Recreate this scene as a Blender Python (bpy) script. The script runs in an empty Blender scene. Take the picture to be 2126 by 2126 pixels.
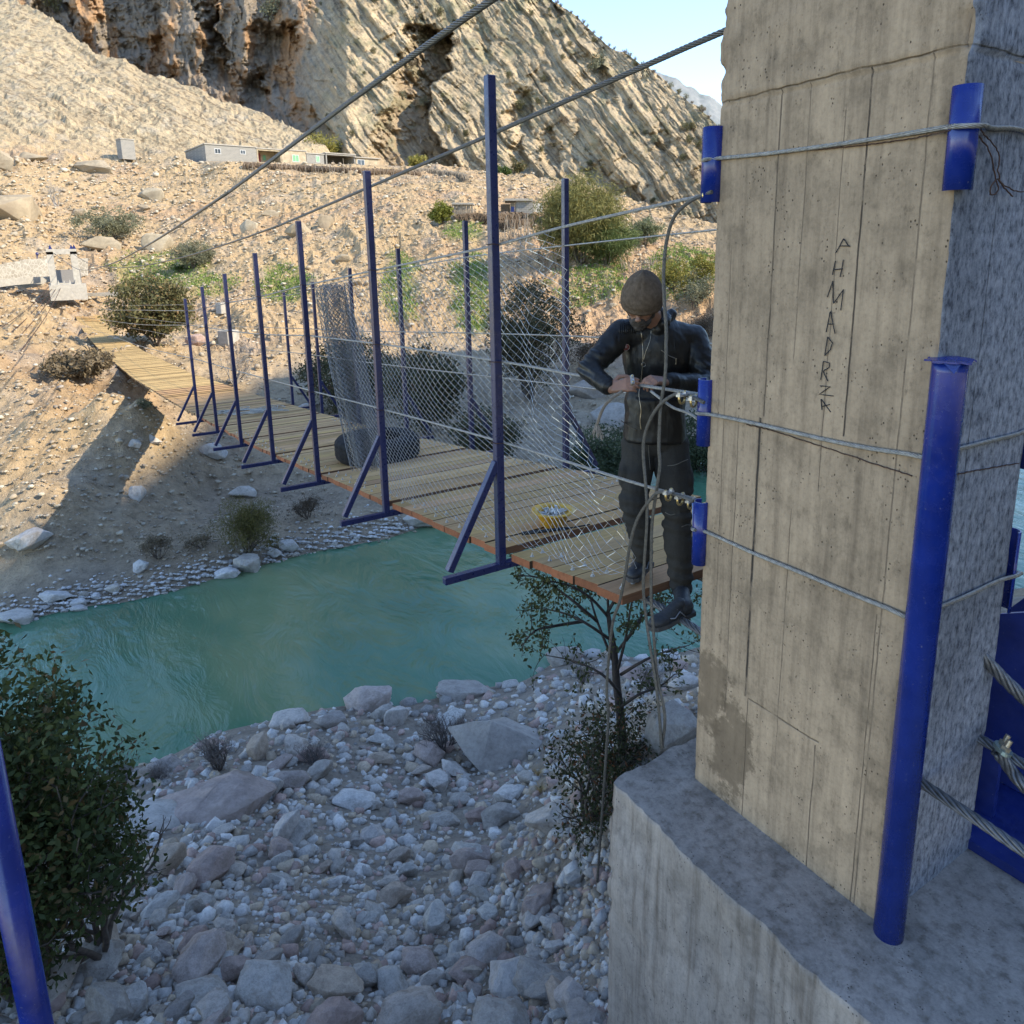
import bpy, bmesh, math, random
import numpy as np
from mathutils import Vector, Matrix, Euler, noise as mnoise
random.seed(7); np.random.seed(7)
S = bpy.context.scene
C = S.collection
# ---------------------------------------------------------------- camera
F_PX, PITCH, ROLL, YAW, CAM_H = 1530.0, math.radians(12.3), math.radians(1.1), math.radians(32), 1.84
CAM = Vector((0, 0, CAM_H))
def ray(px, py):
    """direction through a pixel of the 2126 px photograph, scaled so that its forward distance is 1"""
    a = (px-1063)/F_PX; b = -(py-855)/F_PX
    c, s = math.cos(ROLL), math.sin(ROLL)
    a2 = a*c+b*s; b2 = -a*s+b*c
    u = a2; v = math.cos(PITCH)+b2*math.sin(PITCH); z = -math.sin(PITCH)+b2*math.cos(PITCH)
    return u, v, z
def uv2w(u, v, z):
    return Vector((u*math.cos(YAW)+v*math.sin(YAW), -u*math.sin(YAW)+v*math.cos(YAW), z))
def at(px, py, v):
    """world point seen at a pixel, v metres ahead of the camera (horizontally)"""
    a, b, c = ray(px, py); t = v/b
    w = uv2w(a*t, v, 0); return Vector((w.x, w.y, CAM_H+c*t))
def onplane(px, py, axis, val):
    a, b, c = ray(px, py); d = uv2w(a, b, c)
    t = (val-CAM[axis])/d[axis]; return CAM+d*t
cam = bpy.data.cameras.new('camera'); camo = bpy.data.objects.new('camera', cam); C.objects.link(camo)
def _col(u, v, z): return uv2w(u, v, z)
c_, s_ = math.cos(ROLL), math.sin(ROLL)
ax = _col(c_, -s_*math.sin(PITCH), -s_*math.cos(PITCH)); ay = _col(s_, c_*math.sin(PITCH), c_*math.cos(PITCH)); az = -_col(0, math.cos(PITCH), -math.sin(PITCH))
camo.matrix_world = Matrix(((ax.x, ay.x, az.x, 0), (ax.y, ay.y, az.y, 0), (ax.z, ay.z, az.z, CAM_H), (0, 0, 0, 1)))
cam.sensor_width = 36; cam.sensor_fit = 'HORIZONTAL'; cam.lens = 36*F_PX/2126
cam.shift_y = -(1063-855)/2126
cam.clip_start = 0.05; cam.clip_end = 3000
S.camera = camo
# ---------------------------------------------------------------- light
SUN_UV = Vector((0.78, -0.26, 0.57)).normalized()       # towards the sun, camera-yaw frame
SUN = uv2w(*SUN_UV)
W = bpy.data.worlds.new('World'); S.world = W; W.use_nodes = True
nt = W.node_tree; nt.nodes.clear()
sky = nt.nodes.new('ShaderNodeTexSky'); sky.sky_type = 'NISHITA'; sky.sun_disc = False
sky.sun_elevation = math.asin(SUN.z); sky.sun_rotation = math.atan2(SUN.x, SUN.y)
sky.air_density = 1.0; sky.dust_density = 0.1; sky.ozone_density = 1.5; sky.altitude = 1500
bg = nt.nodes.new('ShaderNodeBackground'); bg.inputs[1].default_value = 0.15
wo = nt.nodes.new('ShaderNodeOutputWorld'); nt.links.new(sky.outputs[0], bg.inputs[0]); nt.links.new(bg.outputs[0], wo.inputs[0])
sl = bpy.data.lights.new('sun', 'SUN'); sl.energy = 2.4; sl.angle = math.radians(0.53); sl.color = (1.0, 0.88, 0.69)
slo = bpy.data.objects.new('sun', sl); C.objects.link(slo)
slo.rotation_euler = (-SUN).to_track_quat('-Z', 'Y').to_euler()
S.view_settings.view_transform = 'Standard'; S.view_settings.look = 'None'; S.view_settings.exposure = 1.72; S.view_settings.gamma = 1
S.cycles.max_bounces = 5; S.cycles.diffuse_bounces = 3; S.cycles.transparent_max_bounces = 8
# ---------------------------------------------------------------- helpers
def tag(o, label=None, cat=None, group=None, kind=None):
    if label: o['label'] = label
    if cat: o['category'] = cat
    if group: o['group'] = group
    if kind: o['kind'] = kind
    return o
def mesh_obj(name, verts, faces, mat=None, parent=None, smooth=False, mats=None):
    me = bpy.data.meshes.new(name)
    me.from_pydata([tuple(v) for v in verts], [], faces); me.update()
    return link_mesh(name, me, mat, parent, smooth)
def link_mesh(name, me, mat=None, parent=None, smooth=False):
    if mat: me.materials.append(mat)
    if smooth: me.polygons.foreach_set('use_smooth', [True]*len(me.polygons))
    o = bpy.data.objects.new(name, me); C.objects.link(o)
    if parent: o.parent = parent; o.matrix_parent_inverse = parent.matrix_world.inverted() if False else Matrix.Translation(-parent.location)
    return o
def np_mesh(name, V, Q, mat=None, smooth=True, parent=None, tri=False):
    """fast mesh from numpy arrays; Q is (n,4) or (n,3)"""
    k = Q.shape[1]
    me = bpy.data.meshes.new(name)
    me.vertices.add(len(V)); me.vertices.foreach_set('co', np.asarray(V, np.float32).ravel())
    me.loops.add(Q.size); me.loops.foreach_set('vertex_index', Q.astype(np.int32).ravel())
    me.polygons.add(len(Q)); me.polygons.foreach_set('loop_start', np.arange(0, Q.size, k, dtype=np.int32))
    me.polygons.foreach_set('loop_total', np.full(len(Q), k, np.int32))
    me.update(calc_edges=True); me.validate()
    if smooth: me.polygons.foreach_set('use_smooth', np.ones(len(Q), bool))
    return link_mesh(name, me, mat, parent)
def empty(name, loc, parent=None):
    o = bpy.data.objects.new(name, None); C.objects.link(o); o.location = loc; o.empty_display_size = .1
    if parent: o.parent = parent; o.matrix_parent_inverse = Matrix.Translation(-parent.location)
    return o
def grid_faces(ny, nx):
    i = np.arange(ny*nx).reshape(ny, nx)
    return np.stack([i[:-1, :-1], i[:-1, 1:], i[1:, 1:], i[1:, :-1]], -1).reshape(-1, 4)
class MB:
    """collects shapes into one mesh"""
    def __init__(s): s.v = []; s.f = []
    def box(s, c, half, rot=None):
        b = len(s.v); c = Vector(c)
        for dz in (-1, 1):
            for dy in (-1, 1):
                for dx in (-1, 1):
                    p = Vector((dx*half[0], dy*half[1], dz*half[2]))
                    if rot: p = rot @ p
                    s.v.append(c+p)
        for q in ((0,2,3,1),(4,5,7,6),(0,1,5,4),(2,6,7,3),(0,4,6,2),(1,3,7,5)): s.f.append(tuple(b+i for i in q))
        return s
    def bar(s, a, b_, w, h=None, up=(0,0,1)):
        a = Vector(a); b_ = Vector(b_); h = h or w; d = b_-a; L = d.length; d.normalize()
        x = d.cross(Vector(up)); 
        if x.length < 1e-3: x = d.cross(Vector((1,0,0)))
        x.normalize(); y = x.cross(d)
        R = Matrix((x, d, y)).transposed()
        return s.box((a+b_)/2, (w/2, L/2, h/2), R)
    def tube(s, pts, r, n=8, cap=True, twist=0):
        pts = [Vector(p) for p in pts]; m = len(pts); b = len(s.v)
        rs = r if hasattr(r, '__len__') else [r]*m
        t = (pts[1]-pts[0]).normalized(); x = t.cross(Vector((0,0,1)))
        if x.length < 1e-2: x = t.cross(Vector((1,0,0)))
        x.normalize()
        for i, p in enumerate(pts):
            t = (pts[min(i+1, m-1)]-pts[max(i-1, 0)])
            if t.length > 1e-9: t.normalize()
            x = (x-t*x.dot(t)); x.normalize() if x.length > 1e-6 else None
            y = t.cross(x)
            for k in range(n):
                a = 2*math.pi*k/n+twist*i
                s.v.append(p+(x*math.cos(a)+y*math.sin(a))*rs[i])
        for i in range(m-1):
            for k in range(n):
                k2 = (k+1) % n
                s.f.append((b+i*n+k, b+i*n+k2, b+(i+1)*n+k2, b+(i+1)*n+k))
        if cap and n > 2:
            s.f.append(tuple(b+k for k in range(n-1, -1, -1))); s.f.append(tuple(b+(m-1)*n+k for k in range(n)))
        return s
    def lathe(s, c, prof, n=24, axis=None):
        c = Vector(c); b = len(s.v); m = len(prof)
        for (r, z) in prof:
            for k in range(n):
                a = 2*math.pi*k/n; p = Vector((r*math.cos(a), r*math.sin(a), z))
                s.v.append(c+(axis @ p if axis else p))
        for i in range(m-1):
            for k in range(n):
                k2 = (k+1) % n; s.f.append((b+i*n+k, b+i*n+k2, b+(i+1)*n+k2, b+(i+1)*n+k))
        return s
    def prism(s, poly, vec):
        b = len(s.v); n = len(poly); vec = Vector(vec)
        for p in poly: s.v.append(Vector(p))
        for p in poly: s.v.append(Vector(p)+vec)
        s.f.append(tuple(b+i for i in range(n-1, -1, -1))); s.f.append(tuple(b+n+i for i in range(n)))
        for i in range(n): s.f.append((b+i, b+(i+1) % n, b+n+(i+1) % n, b+n+i))
        return s
    def ball(s, c, r, n=8, m=6, sc=(1,1,1), rot=None):
        c = Vector(c); b = len(s.v)
        for i in range(m+1):
            th = math.pi*i/m
            for k in range(n):
                a = 2*math.pi*k/n
                p = Vector((r*sc[0]*math.sin(th)*math.cos(a), r*sc[1]*math.sin(th)*math.sin(a), r*sc[2]*math.cos(th)))
                if rot: p = rot @ p
                s.v.append(c+p)
        for i in range(m):
            for k in range(n):
                k2 = (k+1) % n; s.f.append((b+i*n+k, b+(i+1)*n+k, b+(i+1)*n+k2, b+i*n+k2))
        return s
    def build(s, name, mat, parent=None, smooth=False): return mesh_obj(name, s.v, s.f, mat, parent, smooth)
def spline(pts, n):
    """Catmull-Rom through pts, n samples"""
    P = np.array([list(p) for p in pts], float); k = len(P)
    P2 = np.vstack([2*P[0]-P[1], P, 2*P[-1]-P[-2]])
    out = []
    for t in np.linspace(0, k-1-1e-6, n):
        i = int(t); f = t-i; a, b, c, d = P2[i:i+4]
        out.append(0.5*((2*b)+(-a+c)*f+(2*a-5*b+4*c-d)*f*f+(-a+3*b-3*c+d)*f**3))
    return [Vector(o) for o in out]
# numpy value noise
def _h(ix, iy, iz, seed):
    n = (ix.astype(np.int64)*374761393+iy.astype(np.int64)*668265263+iz.astype(np.int64)*2147483647+seed*1442695041) & 0xffffffff
    n = ((n ^ (n >> 13))*1274126177) & 0xffffffff
    n = ((n ^ (n >> 16))*2246822519) & 0xffffffff
    return ((n ^ (n >> 15)) & 0xffffff)/float(0xffffff)
def vnoise(x, y, z=None, seed=0):
    x = np.asarray(x, float); y = np.asarray(y, float); z = np.zeros_like(x) if z is None else np.asarray(z, float)
    ix, iy, iz = np.floor(x), np.floor(y), np.floor(z); fx, fy, fz = x-ix, y-iy, z-iz
    fx, fy, fz = [f*f*(3-2*f) for f in (fx, fy, fz)]
    r = 0
    for dx in (0, 1):
        for dy in (0, 1):
            for dz in (0, 1):
                w = (fx if dx else 1-fx)*(fy if dy else 1-fy)*(fz if dz else 1-fz)
                r = r+w*_h(ix+dx, iy+dy, iz+dz, seed)
    return r*2-1
def fbm(x, y, z=None, oct=5, seed=0, gain=.5, ridged=False):
    r = 0; a = 1; t = 0; f = 1
    for i in range(oct):
        n = vnoise(x*f+i*17.3, y*f+i*5.1, None if z is None else z*f, seed+i)
        if ridged: n = 1-2*np.abs(n)
        r = r+a*n; t += a; a *= gain; f *= 2.03
    return r/t
def smooth(a, b, x):
    t = np.clip((np.asarray(x, float)-a)/(b-a), 0, 1); return t*t*(3-2*t)
# ---------------------------------------------------------------- materials
def srgb(r, g, b): return tuple(((c/255)/12.92 if c/255 <= .04045 else ((c/255+.055)/1.055)**2.4) for c in (r, g, b))+(1,)
class N:
    def __init__(s, name):
        s.m = bpy.data.materials.new(name); s.m.use_nodes = True; s.t = s.m.node_tree; s.t.nodes.clear()
        s.o = s.n('ShaderNodeOutputMaterial'); s.p = s.n('ShaderNodeBsdfPrincipled'); s.l(s.p.outputs[0], s.o.inputs[0])
        s.co = s.n('ShaderNodeTexCoord').outputs['Object']
    def n(s, t, **k):
        x = s.t.nodes.new(t)
        for a, b in k.items(): setattr(x, a, b)
        return x
    def l(s, a, b): s.t.links.new(a, b)
    def noise(s, scale, detail=4, rough=.55, vec=None, dist=0):
        x = s.n('ShaderNodeTexNoise'); x.inputs['Scale'].default_value = scale; x.inputs['Detail'].default_value = detail
        x.inputs['Roughness'].default_value = rough; x.inputs['Distortion'].default_value = dist; s.l(vec or s.co, x.inputs['Vector']); return x.outputs[0]
    def vor(s, scale, feat='F1', vec=None, out=0):
        x = s.n('ShaderNodeTexVoronoi'); x.feature = feat; x.inputs['Scale'].default_value = scale; s.l(vec or s.co, x.inputs['Vector']); return x.outputs[out]
    def map(s, scale=(1,1,1), rot=(0,0,0), vec=None):
        x = s.n('ShaderNodeMapping'); x.inputs['Scale'].default_value = scale; x.inputs['Rotation'].default_value = rot; s.l(vec or s.co, x.inputs['Vector']); return x.outputs[0]
    def ramp(s, fac, stops, interp='LINEAR'):
        x = s.n('ShaderNodeValToRGB'); r = x.color_ramp; r.interpolation = interp
        while len(r.elements) > 1: r.elements.remove(r.elements[-1])
        for i, (p, c) in enumerate(stops):
            e = r.elements[0] if i == 0 else r.elements.new(p); e.position = p
            e.color = c if hasattr(c, '__len__') else (c, c, c, 1)
        s.l(fac, x.inputs[0]); return x.outputs[0]
    def mix(s, fac, a, b, mode='MIX'):
        x = s.n('ShaderNodeMix'); x.data_type = 'RGBA'; x.blend_type = mode
        for v, i in ((fac, 0), (a, 6), (b, 7)):
            if hasattr(v, 'is_output'): s.l(v, x.inputs[i])
            else: x.inputs[i].default_value = v if (i == 0 or hasattr(v, '__len__')) else (v, v, v, 1)
        return x.outputs[2]
    def math(s, op, a, b=0, c=None):
        x = s.n('ShaderNodeMath', operation=op)
        for i, v in enumerate((a, b, c)):
            if v is None: continue
            if hasattr(v, 'is_output'): s.l(v, x.inputs[i])
            else: x.inputs[i].default_value = v
        return x.outputs[0]
    def attr(s, name): x = s.n('ShaderNodeAttribute'); x.attribute_name = name; return x.outputs[0]
    def xyz(s): x = s.n('ShaderNodeSeparateXYZ'); s.l(s.co, x.inputs[0]); return x.outputs
    def bump(s, h, strength=.3, dist=.01, prev=None):
        x = s.n('ShaderNodeBump'); x.inputs['Strength'].default_value = strength; x.inputs['Distance'].default_value = dist
        s.l(h, x.inputs['Height'])
        if prev: s.l(prev, x.inputs['Normal'])
        return x.outputs[0]
    def fin(s, col=None, rough=.8, metal=0, normal=None, spec=.5):
        if col is not None:
            if hasattr(col, 'is_output'): s.l(col, s.p.inputs['Base Color'])
            else: s.p.inputs['Base Color'].default_value = col if len(col) == 4 else tuple(col)+(1,)
        if hasattr(rough, 'is_output'): s.l(rough, s.p.inputs['Roughness'])
        else: s.p.inputs['Roughness'].default_value = rough
        s.p.inputs['Metallic'].default_value = metal; s.p.inputs['Specular IOR Level'].default_value = spec
        if normal: s.l(normal, s.p.inputs['Normal'])
        return s.m
def plain(name, col, rough=.7, metal=0, var=.25, scale=20, bump=.15, bd=.004, spec=.5):
    m = N(name); c = tuple(col)[:3]
    n = m.noise(scale, 5, .6)
    cc = m.ramp(n, [(.3, tuple(x*(1-var) for x in c)+(1,)), (.7, tuple(min(1, x*(1+var)) for x in c)+(1,))])
    return m.fin(cc, rough, metal, m.bump(n, bump, bd), spec)
def vcol(o, cols):
    a = o.data.color_attributes.new('col', 'FLOAT_COLOR', 'POINT')
    a.data.foreach_set('color', np.concatenate([cols, np.ones((len(cols), 1))], 1).astype(np.float32).ravel())
# ---------------------------------------------------------------- terrain control points (px, py, metres ahead)
WATER = -6.6
def on_z(px, py, z): return onplane(px, py, 2, z)
def w2uv(p): return (p.x*math.cos(YAW)-p.y*math.sin(YAW), p.x*math.sin(YAW)+p.y*math.cos(YAW), p.z)
ctl = []
far_shore = [(-300,1320),(-60,1300),(70,1292),(145,1268),(248,1255),(373,1225),(497,1192),(600,1162),(700,1140),(800,1122),(900,1090),(1000,1062),(1100,1030),(1200,1003),(1450,950),(1800,890),(2126,850),(2500,830)]
near_shore = [(-300,1760),(60,1665),(248,1600),(360,1568),(435,1528),(567,1495),(725,1462),(850,1462),(960,1428),(1070,1420),(1150,1372),(1220,1350),(1340,1366),(1440,1345),(1600,1300),(1900,1250),(2300,1200)]
for x, y in far_shore:
    p = w2uv(on_z(x, y, WATER-.02)); ctl.append(p); ctl.append((p[0]*.93, p[1]*.93, WATER-.8))
for x, y in near_shore:
    p = w2uv(on_z(x, y, WATER-.02)); ctl.append(p); ctl.append((p[0]*1.1, p[1]*1.1, WATER-.7))
lowz = [(0,1180,-6.1),(0,1080,-5.7),(0,950,-4.5),(0,800,-3.3),(0,700,-2.9),(-300,1150,-6.0),(-300,850,-4.8),(200,1150,-6.2),(200,1000,-5.0),(190,870,-3.8),(150,745,-3.5),
 (400,1120,-6.2),(400,1000,-5.9),(380,900,-5.35),(400,780,-4.7),(400,690,-4.3),(600,1080,-6.2),(600,950,-5.8),(600,830,-5.3),(600,730,-4.7),(800,1040,-6.3),(800,900,-5.8),(800,780,-5.2),(800,690,-4.5),
 (1000,960,-6.2),(1000,830,-5.6),(1000,720,-4.8),(1200,930,-6.3),(1200,800,-5.6),(1200,700,-4.7),(1450,850,-6.1),(1450,760,-5.5),(1450,680,-4.7),(1800,780,-5.8),(1800,660,-4.5),(2126,740,-5.6),(2126,640,-4.4)]
for x, y, z in lowz: ctl.append(w2uv(on_z(x, y, z)))
land = [(0,620,64),(0,590,73),(0,545,79),(0,480,90),(0,380,110),(0,320,125),(0,200,165),(0,100,205),(0,0,245),
 (-300,600,75),(-300,400,115),(-300,150,200),
 (230,600,80),(200,560,84),(200,500,95),(200,400,115),(200,320,135),(200,230,160),(207,116,205),
 (400,610,72),(400,540,86),(400,480,100),(400,400,118),(400,340,132),(430,324,145),(435,199,187),(400,260,160),
 (600,640,65),(600,560,78),(600,480,95),(600,400,112),(600,356,128),(600,346,136),(600,268,172),
 (800,600,71),(800,540,81),(800,450,97),(800,380,117),(800,362,131),(800,352,142),
 (1000,620,66),(1000,540,77),(1000,460,91),(1000,425,103),(1020,400,118),
 (1200,600,65),(1200,530,76),(1200,480,90),(1200,440,115),
 (1450,600,64),(1450,550,78),(1450,500,108),(1800,560,80),(2126,520,85),
 # near bank
 (500,1600,9.5),(500,1709,7.8),(500,1900,5.7),(500,2126,4.1),(200,1709,8.2),(200,2126,4.3),(0,1800,7.3),(0,2126,4.3),(800,1709,8.2),(800,1900,6.0),(800,2126,4.3),
 (950,1560,10.5),(1100,1560,10),(1100,1709,7.6),(1150,1900,5.4),(1150,2126,4),(1300,1560,6.6),(1400,1450,8),(1300,1420,10.5),(1400,1390,11.5),(1230,1709,5.6),(1800,1400,8),(2126,1350,7)]
for x, y, v in land: ctl.append(w2uv(at(x, y, v)))
ctl += [(0,0,-.2),(0,1.2,-1.5),(0,2.5,-2.7),(1,1.0,-1.3),(2,2.2,-1.4),(3,4,-1.5),(5,4,-1.2),(4,1,-.4),(3,-2,.2),(-3,-2,.0),(-3,2,-2.2),(8,3,-.6),(8,8,-3.0),(6,7,-3.2),(12,6,-1.5),(0,-8,.5),(15,-5,2),(-15,-5,1),(-8,3,-3.2),(-15,4,-3.5)]
for x_, y_, z_ in ((-3,44,-3.0),(-3,52,-2.8),(-2,34,-3.2),(-2,28,-3.6),(-1,24,-4.2),(.8,48,-3.5),(.8,38,-3.6),(.8,60,-3.7),(2.6,22,-4.1),(2.4,28,-3.3),(2.4,36,-3.55),(2.8,46,-4.0),(3.2,55,-4.3),(3.2,64,-4.4),(3.2,72,-4.3),(3.2,77,-4.0),(2.2,80.5,-3.3),(2,84,-2.0),(4.4,84,-2.2)): ctl.append(w2uv(Vector((x_, y_, z_))))
CT = np.array(ctl)
def _uniq(a):
    keep = []
    for i, p in enumerate(a):
        if all(np.hypot(*(p[:2]-a[j][:2])) > .5 for j in keep): keep.append(i)
    return a[keep]
CT = _uniq(CT)
# warp the plane so near and far points weigh alike
def warp(u, v):
    r = np.sqrt(u*u+(v+6)**2); a = np.arctan2(u, v+6); lr = np.log(r/4)
    return a*3.0, lr*3.0
def _phi(r2): return np.where(r2 > 1e-12, 0.5*r2*np.log(np.maximum(r2, 1e-12)), 0)
_X = np.stack(warp(CT[:, 0], CT[:, 1]), 1); _n = len(_X)
_K = _phi(((_X[:, None]-_X[None])**2).sum(-1))+np.eye(_n)*3e-3
_P = np.concatenate([np.ones((_n, 1)), _X], 1)
_A = np.block([[_K, _P], [_P.T, np.zeros((3, 3))]])
_w = np.linalg.solve(_A, np.concatenate([CT[:, 2], np.zeros(3)]))
def base_z(u, v):
    u = np.asarray(u, float); v = np.asarray(v, float); sh = u.shape; x, y = warp(u.ravel(), v.ravel()); out = np.zeros(x.size)
    for i in range(0, x.size, 20000):
        Q = np.stack([x[i:i+20000], y[i:i+20000]], 1)
        d = _phi((Q[:, :1]-_X[None, :, 0])**2+(Q[:, 1:]-_X[None, :, 1])**2)
        out[i:i+20000] = d @ _w[:_n]+_w[_n]+Q @ _w[_n+1:]
    return out.reshape(sh)
_sil = [(-400,-60,262),(0,-12,248),(124,62,225),(207,116,205),(315,170,195),(435,199,187),(501,215,182),(571,244,176),(640,306,168),(700,318,160),(900,360,150),(1200,430,135),(1450,500,118),(2126,520,95),(2700,520,90)]
_sk = np.array([ray(x, y)[0]/ray(x, y)[1] for x, y, v in _sil]); _sv = np.array([s[2] for s in _sil])
def v_edge(u, v): return np.interp(u/np.maximum(v, 1e-3), _sk, _sv)
def to_px(u, v, z):
    """image position of a point (for choosing what grows where)"""
    z = z-CAM_H; f = v*math.cos(PITCH)-z*math.sin(PITCH); up = v*math.sin(PITCH)+z*math.cos(PITCH)
    f = np.maximum(f, 1e-3); a2 = u/f; b2 = up/f; c, s = math.cos(ROLL), math.sin(ROLL)
    return 1063+(a2*c-b2*s)*F_PX, 855-(a2*s+b2*c)*F_PX
def cells(x, y, seed):
    ix = np.floor(x); sh = _h(ix, ix*0, ix*0, seed+77); iy = np.floor(y+sh*3); return _h(ix, iy, ix*0, seed)
def terrain_z(u, v, detail=True):
    u = np.asarray(u, float); v = np.asarray(v, float)
    ve = v_edge(u, v); vv = np.minimum(v, ve); k = np.where(v > ve, ve/np.maximum(v, 1e-3), 1)
    z = base_z(u*k, vv)-np.maximum(v-ve, 0)*.6
    if detail:
        r = np.hypot(u, v)
        px, py = to_px(u, v, z)
        land_ = smooth(WATER-.3, WATER+.8, z)
        amp = np.clip(r*.010, .05, .9)
        amp = amp*(1+.9*smooth(14, 20, v)*(1-smooth(50, 90, v)))
        z = z+land_*amp*(fbm(u/3.1, v/3.1, oct=6, seed=3)+.8*fbm(u/1.1, v/1.1, oct=4, seed=9, ridged=True)*.5)
        # eroded gullies on the terrace slope, running towards the river
        g = smooth(60, 75, v)*(1-smooth(150, 170, v))*smooth(350, 520, px)
        q = u*.95+v*.35
        z = z+g*.45*fbm(q/2.4, v/13, oct=5, seed=21, ridged=True, gain=.6)
        # cut bank left of the bridge
        cb = smooth(20, 26, v)*(1-smooth(52, 62, v))*(1-smooth(250, 420, px))
        z = z+cb*.9*fbm(u/1.9, v/5.2, oct=5, seed=31, ridged=True)
        # tilted rock beds of the pale ridge: long low steps
        rk = smooth(125, 150, v)*(1-smooth(560, 700, px))
        sx = (px*.50+py*.87)
        w = -px*.46+py*.89+16*fbm(px/110, py/80, oct=4, seed=5); al = px*.89+py*.46+14*fbm(px/60, py/60, oct=3, seed=6)
        brk = smooth(-.25, .3, fbm(px/60, py/40, oct=4, seed=8))
        z = z+rk*(.1+.75*brk)*(1.3*cells(w/16, al/90, 1)+.7*cells(w/7, al/40, 2)+.3*cells(w/3.5, al/20, 3)-1.1)
        z = z+rk*(1.3*fbm(px/90, py/60, oct=3, seed=14)+.35*fbm(px/9, py/7, oct=3, seed=15, ridged=True))
        hl = smooth(45, 60, v)*(1-rk); w2 = px*.9-py*.42+14*fbm(px/90, py/60, oct=3, seed=51); al2 = px*.42+py*.9
        z = z+hl*smooth(-.05, .35, fbm(px/75, py/55, oct=4, seed=52))*(.7*cells(w2/16, al2/46, 4)+.25*cells(w2/7, al2/20, 5))*np.clip(v/110, .3, 1.2)
        # shelf for the house row
        ca, sa = math.cos(math.radians(38)), math.sin(math.radians(38)); ha = w2uv(at(427, 334, 133))
        sl_ = (u-ha[0])*ca+(v-ha[1])*sa; dd = -(u-ha[0])*sa+(v-ha[1])*ca
        wsh = smooth(-4, 0, sl_)*(1-smooth(44, 50, sl_))*smooth(-15, -10, dd)*(1-smooth(12, 15, dd))
        z = z*(1-wsh)+(ha[2]-.15+.10*np.minimum(dd+1, 0)+(at(785, 344, 154).z-ha[2])*np.clip(sl_/34.6, -.1, 1.4))*wsh
    return z
def ground_at(u, v):
    return float(terrain_z(np.array([u]), np.array([v]))[0])
def ground_hit(px, py, vmin=2.5, vmax=240):
    """where the line of sight through a pixel meets the modelled ground"""
    a, b, c = ray(px, py); vs = np.geomspace(vmin, vmax, 700); zz = CAM_H+c/b*vs; tz = terrain_z(a/b*vs, vs)
    i = np.argmax(zz < tz)
    if zz[i] >= tz[i]: i = len(vs)-1
    v = vs[i]; return Vector((a/b*v, v, float(tz[i])))
# rows by distance, columns by bearing
NA, NR = 760, 1080
ang = np.radians(np.linspace(-62, 58, NA)); rad = np.concatenate([np.geomspace(.6, 60, 440, endpoint=False), np.geomspace(60, 300, 640)])
A_, R_ = np.meshgrid(ang, rad)
U_ = A_*0+np.tan(A_)*0+R_*np.sin(A_); V_ = R_*np.cos(A_)
Z_ = terrain_z(U_, V_)
X_ = U_*math.cos(YAW)+V_*math.sin(YAW); Y_ = -U_*math.sin(YAW)+V_*math.cos(YAW)
PX_, PY_ = to_px(U_, V_, Z_)
# --- ground colours (soil, pale rock, grass, damp sand)
soil = np.array([.42, .305, .175]); soil2 = np.array([.38, .25, .15]); rock = np.array([.43, .34, .215]); grey = np.array([.33, .31, .27]); grass = np.array([.16, .20, .05])
def mixc(c, d, w): return c*(1-w[..., None])+d*w[..., None]
n1 = fbm(U_/9, V_/9, oct=5, seed=40); n2 = fbm(U_/2.2, V_/2.2, oct=5, seed=50); n3 = fbm(U_/.6, V_/.6, oct=3, seed=60)
col = np.broadcast_to(soil, Z_.shape+(3,)).copy()
col = mixc(col, soil2, smooth(.0, .45, n1+.3*n2)*.6)
col = mixc(col, rock, smooth(120, 150, V_)*(1-smooth(640, 760, PX_))*smooth(-.5, .1, n2+.5))
col = mixc(col, grey, smooth(.12, .5, n2)*.35)
_wj = -PX_*.46+PY_*.89+16*fbm(PX_/110, PY_/80, oct=4, seed=5); _al = PX_*.89+PY_*.46+14*fbm(PX_/60, PY_/60, oct=3, seed=6); _rk = smooth(125, 150, V_)*(1-smooth(560, 700, PX_))
_j = np.maximum((np.mod(_wj/16, 1) < .14)*(cells(_wj/16, _al/45, 91) > .35), (np.mod(_wj/7, 1) < .16)*(cells(_wj/7, _al/22, 92) > .55)); _j = np.maximum(_j, (np.mod(_al/40+cells(_wj/16, _al*0, 93)*3, 1) < .05)*(cells(_wj/16, _al/40, 94) > .5))
col = mixc(col, np.array([.17, .125, .08]), _rk*_j*.75); col = col*(1-_rk*.22*(cells(_wj/16, _al/90, 95)))[..., None]
def blob(x, y, rx, ry, s=0): return smooth(1.25, .55, np.sqrt(((PX_-x)/rx)**2+((PY_-y)/ry)**2)+.55*fbm(PX_/45+s, PY_/22, oct=4, seed=70+s))
gm = np.maximum.reduce([blob(330, 560, 120, 45, 1)*.75, blob(430, 590, 60, 30, 8)*.6, blob(590, 590, 60, 40, 2)*.8, blob(830, 600, 40, 90, 9)*.9, blob(980, 610, 40, 90, 3), blob(1230, 590, 90, 42, 4), blob(965, 480, 45, 25, 5)*.7, blob(1420, 560, 80, 60, 6)*.7])
gm = gm*smooth(-.6, .2, n2+n3*.6+.2)
col = mixc(col, grass, gm*.8)
nb = (1-smooth(13.5, 16, V_)); col = mixc(col, np.array([.33, .285, .235]), nb*.9)          # stony near bank
wet = smooth(WATER+.55, WATER+.05, Z_); col = mixc(col, np.array([.22, .165, .12]), wet*.7*(1-nb*.5))
flat = smooth(WATER+2.6, WATER+1.0, Z_)*(1-nb); col = mixc(col, np.array([.36, .30, .225]), flat*.6)
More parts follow.
